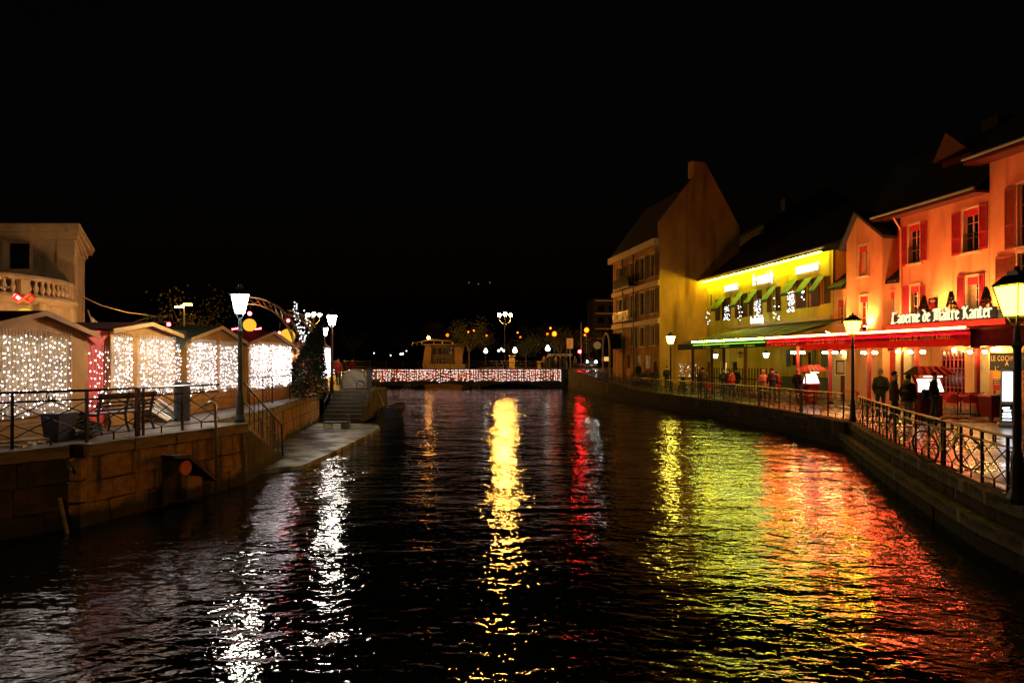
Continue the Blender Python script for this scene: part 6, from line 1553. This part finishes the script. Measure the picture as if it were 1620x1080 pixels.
obj('saddle', MB().hexa([B(.64,.9)+Vector((-.03,0,0)),B(.64,.9)+Vector((.03,0,0)),B(.9,.9)+Vector((.08,0,0)),B(.9,.9)+Vector((-.08,0,0)),B(.64,.94)+Vector((-.03,0,0)),B(.64,.94)+Vector((.03,0,0)),B(.9,.96)+Vector((.08,0,0)),B(.9,.96)+Vector((-.08,0,0))]), 'rubber', bi)
hb_ = B(.12,1.0); obj('handlebar', MB().tube([hb_+Vector((-.28,.1,-.02)),hb_+Vector((-.2,0,.02)),hb_,hb_+Vector((.2,0,.02)),hb_+Vector((.28,.1,-.02))], .014), 'chrome', bi)
obj('mudguard', MB().tube([B(.36*math.cos(k),.34+.36*math.sin(k)) for k in (.3,.7,1.1,1.5,1.9,2.3)], .022, 6), 'bike_yellow', bi)

# ------------------------------------------------------------------ people
def skin(pts, edges, radii, rootv=0, sub=1):
    me = bpy.data.meshes.new('s'); me.from_pydata(pts, edges, []); o = bpy.data.objects.new('s', me); C.objects.link(o)
    md = o.modifiers.new('s','SKIN'); md.use_smooth_shade = True
    for i, r_ in enumerate(radii):
        r_ = r_ if isinstance(r_, tuple) else (r_, r_); me.skin_vertices[0].data[i].radius = r_; me.skin_vertices[0].data[i].use_root = (i == rootv)
    if sub: sb_ = o.modifiers.new('u','SUBSURF'); sb_.levels = sub; sb_.render_levels = sub
    dg = bpy.context.evaluated_depsgraph_get(); out = bpy.data.meshes.new_from_object(o.evaluated_get(dg)); bpy.data.objects.remove(o); return out
def person(px, Y, z0, H, face, label, top='black_cloth', legs='denim', hair='dark_hair', stride=.1, arms='down', coat=False, hood=None, group='people on the right quay', fingers=True, hat=None, dx=0):
    """built 1.75 m tall facing -y, then scaled and turned; face = heading in degrees (0 = towards the viewer)"""
    x = at(px,572,Y).x+dx
    r = root('person', label, 'person', (x,Y,z0), group=group, rz=math.radians(face)); k = H/1.75
    st_ = stride
    P_ = [(0,0,.95),(0,.01,1.12),(0,.015,1.32),(0,.01,1.46),(0,-.01,1.53),(0,-.02,1.60),(0,-.02,1.70)]
    Rr = [(.155,.115),(.14,.105),(.175,.115),(.13,.09),.055,(.078,.092),(.07,.085)]
    E_ = [(0,1),(1,2),(2,3),(3,4),(4,5),(5,6)]
    def ch(par, pts, rs):
        for p_, q_ in zip(pts, rs):
            P_.append(p_); Rr.append(q_); E_.append((par, len(P_)-1)); par = len(P_)-1
        return par
    for s_ in (-1,1):
        yy = -st_*s_
        ch(0, [(s_*.09,.0,.88),(s_*.10,yy*.6-.02,.50),(s_*.10,yy*1.2+.04,.09),(s_*.115,yy*1.2-.10,.045)], [(.095,.10),(.062,.066),(.045,.05),(.045,.035)])
        if arms == 'down': el, ha = (s_*.27,.04,1.14), (s_*.25,-.06,.90)
        elif arms == 'pockets': el, ha = (s_*.25,.07,1.14), (s_*.19,-.08,.97)
        elif arms == 'front': el, ha = (s_*.25,.02,1.14), (s_*.10,-.24,1.14)
        else: el, ha = (s_*.27,.04,1.14), (s_*.24,-.06,.90)
        w_ = ch(3, [(s_*.17,.015,1.42),el,ha], [.072,.05,.034])
        pd = (Vector(ha)-Vector(el)).normalized(); pm = Vector(ha)+pd*.07; pw = ch(w_, [tuple(pm)], [(.036,.02)])
        if fingers:
            sd = Vector((0,1,0)) if arms != 'front' else Vector((0,0,1))
            for f_ in range(4):
                o_ = sd*(.03-.02*f_); L_f = (.065,.075,.07,.055)[f_]
                b0 = pm+pd*.03+o_; ch(pw, [tuple(b0), tuple(b0+pd*L_f*.6+Vector((-s_*.008,0,0))), tuple(b0+pd*L_f+Vector((-s_*.022,-.006,0)))], [.010,.009,.007])
            ch(pw, [tuple(pm-pd*.03+Vector((-s_*.01,-.035,0))), tuple(pm+pd*.02+Vector((-s_*.02,-.045,0)))], [.011,.009])
    me = skin(P_, E_, Rr)
    for m_ in (top, legs, 'skin', 'rubber'): me.materials.append(M[m_])
    for p_ in me.polygons:
        c = p_.center; hand = c.z < 1.30 and abs(c.x) > .05 and (c.z < .98 and abs(c.x) > .20 and arms in ('down','pockets') or arms == 'front' and c.y < -.19)
        p_.material_index = 2 if (c.z > 1.49 or hand) else 3 if c.z < .09 else 1 if c.z < .93 and abs(c.x) < .2 else 0
        p_.use_smooth = True
    b = obj('body', me, None, r, local=True); b.scale = (k,k,k)
    # face and hair
    hd = (0,-.02,1.655)
    fm = MB(); fm.add([(-.013,-.105,1.655),(.013,-.105,1.655),(0,-.135,1.625),(0,-.105,1.70)], [(0,1,2),(0,2,3),(1,3,2)]); n_ = obj('nose', fm, 'skin', b, local=True)
    for s_ in (-1,1):
        obj('eye', MB().ball((s_*.032,-.104,1.675), .009, 6, 5), 'black_cloth', b, local=True); obj('ear', MB().ball((s_*.082,-.005,1.655), .02, 6, 5, 1.5), 'skin', b, local=True)
    obj('mouth', MB().box(-.022,.022,-.112,-.10,1.598,1.604), 'maroon', b, local=True)
    if hair:
        hm_ = MB(); vs = []
        hm_.ball((0,.005,1.70), .098, 12, 8, 1.0)
        hm_.v = [(x_, max(y_, -.085+.0), max(z_, 1.63 if y_ > -.02 else 1.715)) for x_,y_,z_ in hm_.v]; obj('hair', hm_, hair, b, local=True, smooth=True)
    if hat: obj('hat', MB().lathe([(.10,1.70),(.105,1.74),(.09,1.79),(.03,1.82)], (0,-.005,0), 12), hat, b, local=True, smooth=True)
    # jacket as its own shell
    hem = .78 if coat else .90
    jp = [(0,.005,1.0),(0,.01,1.15),(0,.015,1.34),(0,.01,1.47),(0,.005,hem)]; jr = [(.19,.145),(.18,.14),(.195,.14),(.145,.105),(.205 if coat else .18,.15)]; je = [(0,1),(1,2),(2,3),(0,4)]
    for s_ in (-1,1):
        if arms == 'front': el, ha = (s_*.25,.02,1.14), (s_*.12,-.19,1.14)
        elif arms == 'pockets': el, ha = (s_*.25,.07,1.14), (s_*.20,-.05,1.0)
        else: el, ha = (s_*.27,.04,1.14), (s_*.253,-.045,.935)
        n0 = len(jp); jp += [(s_*.175,.015,1.42),el,ha]; jr += [.086,.066,.052]; je += [(3,n0),(n0,n0+1),(n0+1,n0+2)]
    jm = skin(jp, je, jr); jm.materials.append(M[top]); 
    for p_ in jm.polygons: p_.use_smooth = True
    j = obj('jacket', jm, None, b, local=True)
    obj('collar', MB().tube([(.075*math.cos(a_),-.005+.075*math.sin(a_),1.50) for a_ in [k_*math.pi/5 for k_ in range(10)]], .025, 6, True), hood or top, b, local=True)
    if hood: obj('fur_hood', MB().ball((0,.10,1.52), .13, 10, 7, .8), hood, b, local=True, smooth=True)
    return r
person(1393,26.0,ZR,1.84,165,'grey-haired man in an olive coat seen from behind, leftmost of the near group','olive_cloth','denim','grey_hair',.05,'pockets',True)
person(1415,22.9,ZR,1.80,60,'man in a brown jacket facing right with his hands before him','brown_cloth','denim','dark_hair',.10,'front')
person(1437,23.2,ZR,1.68,115,'person in a black jacket with a pale fur hood and grey jeans','black_cloth','grey_denim','dark_hair',.08,'down',False,'fur')
person(1478,23.9,ZR,1.76,45,'man in an open dark jacket over a pale shirt standing before the menu stand','black_cloth','denim','dark_hair',.07,'pockets')
sh_ = root('shoulder_bag', 'dark shoulder bag hanging beside the man before the menu stand', 'bag', (at(1468,620,24.1).x,24.1,1.9)); x_ = at(1466,620,24.1).x
obj('pouch', MB().box(x_-.14,x_+.14,24.05,24.2,1.72,2.12), 'black_cloth', sh_, bevel=.03); obj('strap', MB().tube([(x_-.1,24.1,2.1),(x_+.1,24.1,2.42),(x_+.14,24.1,2.1)], .015), 'black_cloth', sh_)
for px,Y,H_,f_,top_,lg,hr,ar,ct_,lab in (
 (1262,34.5,1.76,120,'black_cloth','black_cloth','grey_hair','pockets',True,'stroller in a long dark coat left of the far menu stand'),
 (1207,37.5,1.68,170,'pink_cloth','black_cloth','fur','down',False,'woman in a pale pink jacket seen from behind'),
 (1222,36.8,1.80,185,'black_cloth','black_cloth','dark_hair','down',True,'tall dark figure right beside the woman in pink'),
 (1229,37.4,1.62,190,'maroon','black_cloth','dark_hair','down',True,'shorter figure in dark red, right of the tall dark figure'),
 (1112,40.5,1.80,170,'olive_cloth','denim','dark_hair','down',False,'person in olive behind the railing under the green awning'),
 (1120,40.0,1.05,170,'red_coat','denim','dark_hair','down',False,'small child in red beside the person in olive'),
 (1144,41.5,1.72,10,'black_cloth','denim','dark_hair','pockets',True,'leftmost of the dark group under the green awning'),
 (1151,42.5,1.70,-30,'maroon','denim','dark_hair','down',False,'person in dark red within the dark group'),
 (1158,41.2,1.60,20,'red_coat','black_cloth','dark_hair','front',False,'shorter person with a red jacket in the dark group'),
 (1165,42.0,1.76,200,'black_cloth','denim','dark_hair','pockets',True,'rightmost of the dark group under the green awning'),
 (1055,52.5,1.76,0,'black_cloth','black_cloth','dark_hair','down',True,'dark figure below the yellow lantern of the gabled building'),
 (1010,58.5,1.72,20,'black_cloth','black_cloth','dark_hair','down',True,'dark figure before the lit ground floor of the gabled building')):
    person(px,Y,zr(Y),H_,f_,lab,top_,lg,hr,.08,ar,ct_,fingers=Y < 38)
for k,(px,Y,top_,lab) in enumerate(((535,45,'red_coat','person in a dark red coat beyond the winch on the left quay'),(557,60,'red_coat','far small figure in red on the left bank'),(545,52,'black_cloth','dark figure between the two red coats on the left bank'))):
    person(px,Y,ZL,1.75,30*k,lab,top_,'black_cloth','dark_hair',.08,'pockets',True,group='people on the left quay',fingers=False)
for k,px in enumerate((861,866,873,880,887,894,910)):
    person(px,88+1.3*(k%3),2.2,1.66+.05*(k%3),40*k,'dark figure in the far crowd on the bridge, '+('leftmost','second','third','fourth','fifth','sixth','the one nearest the traffic light')[k],'black_cloth' if k%3 else 'brown_cloth','black_cloth','dark_hair',.08,'pockets',True,group='far crowd at the bridge end',fingers=False)
bpy.context.view_layer.update()
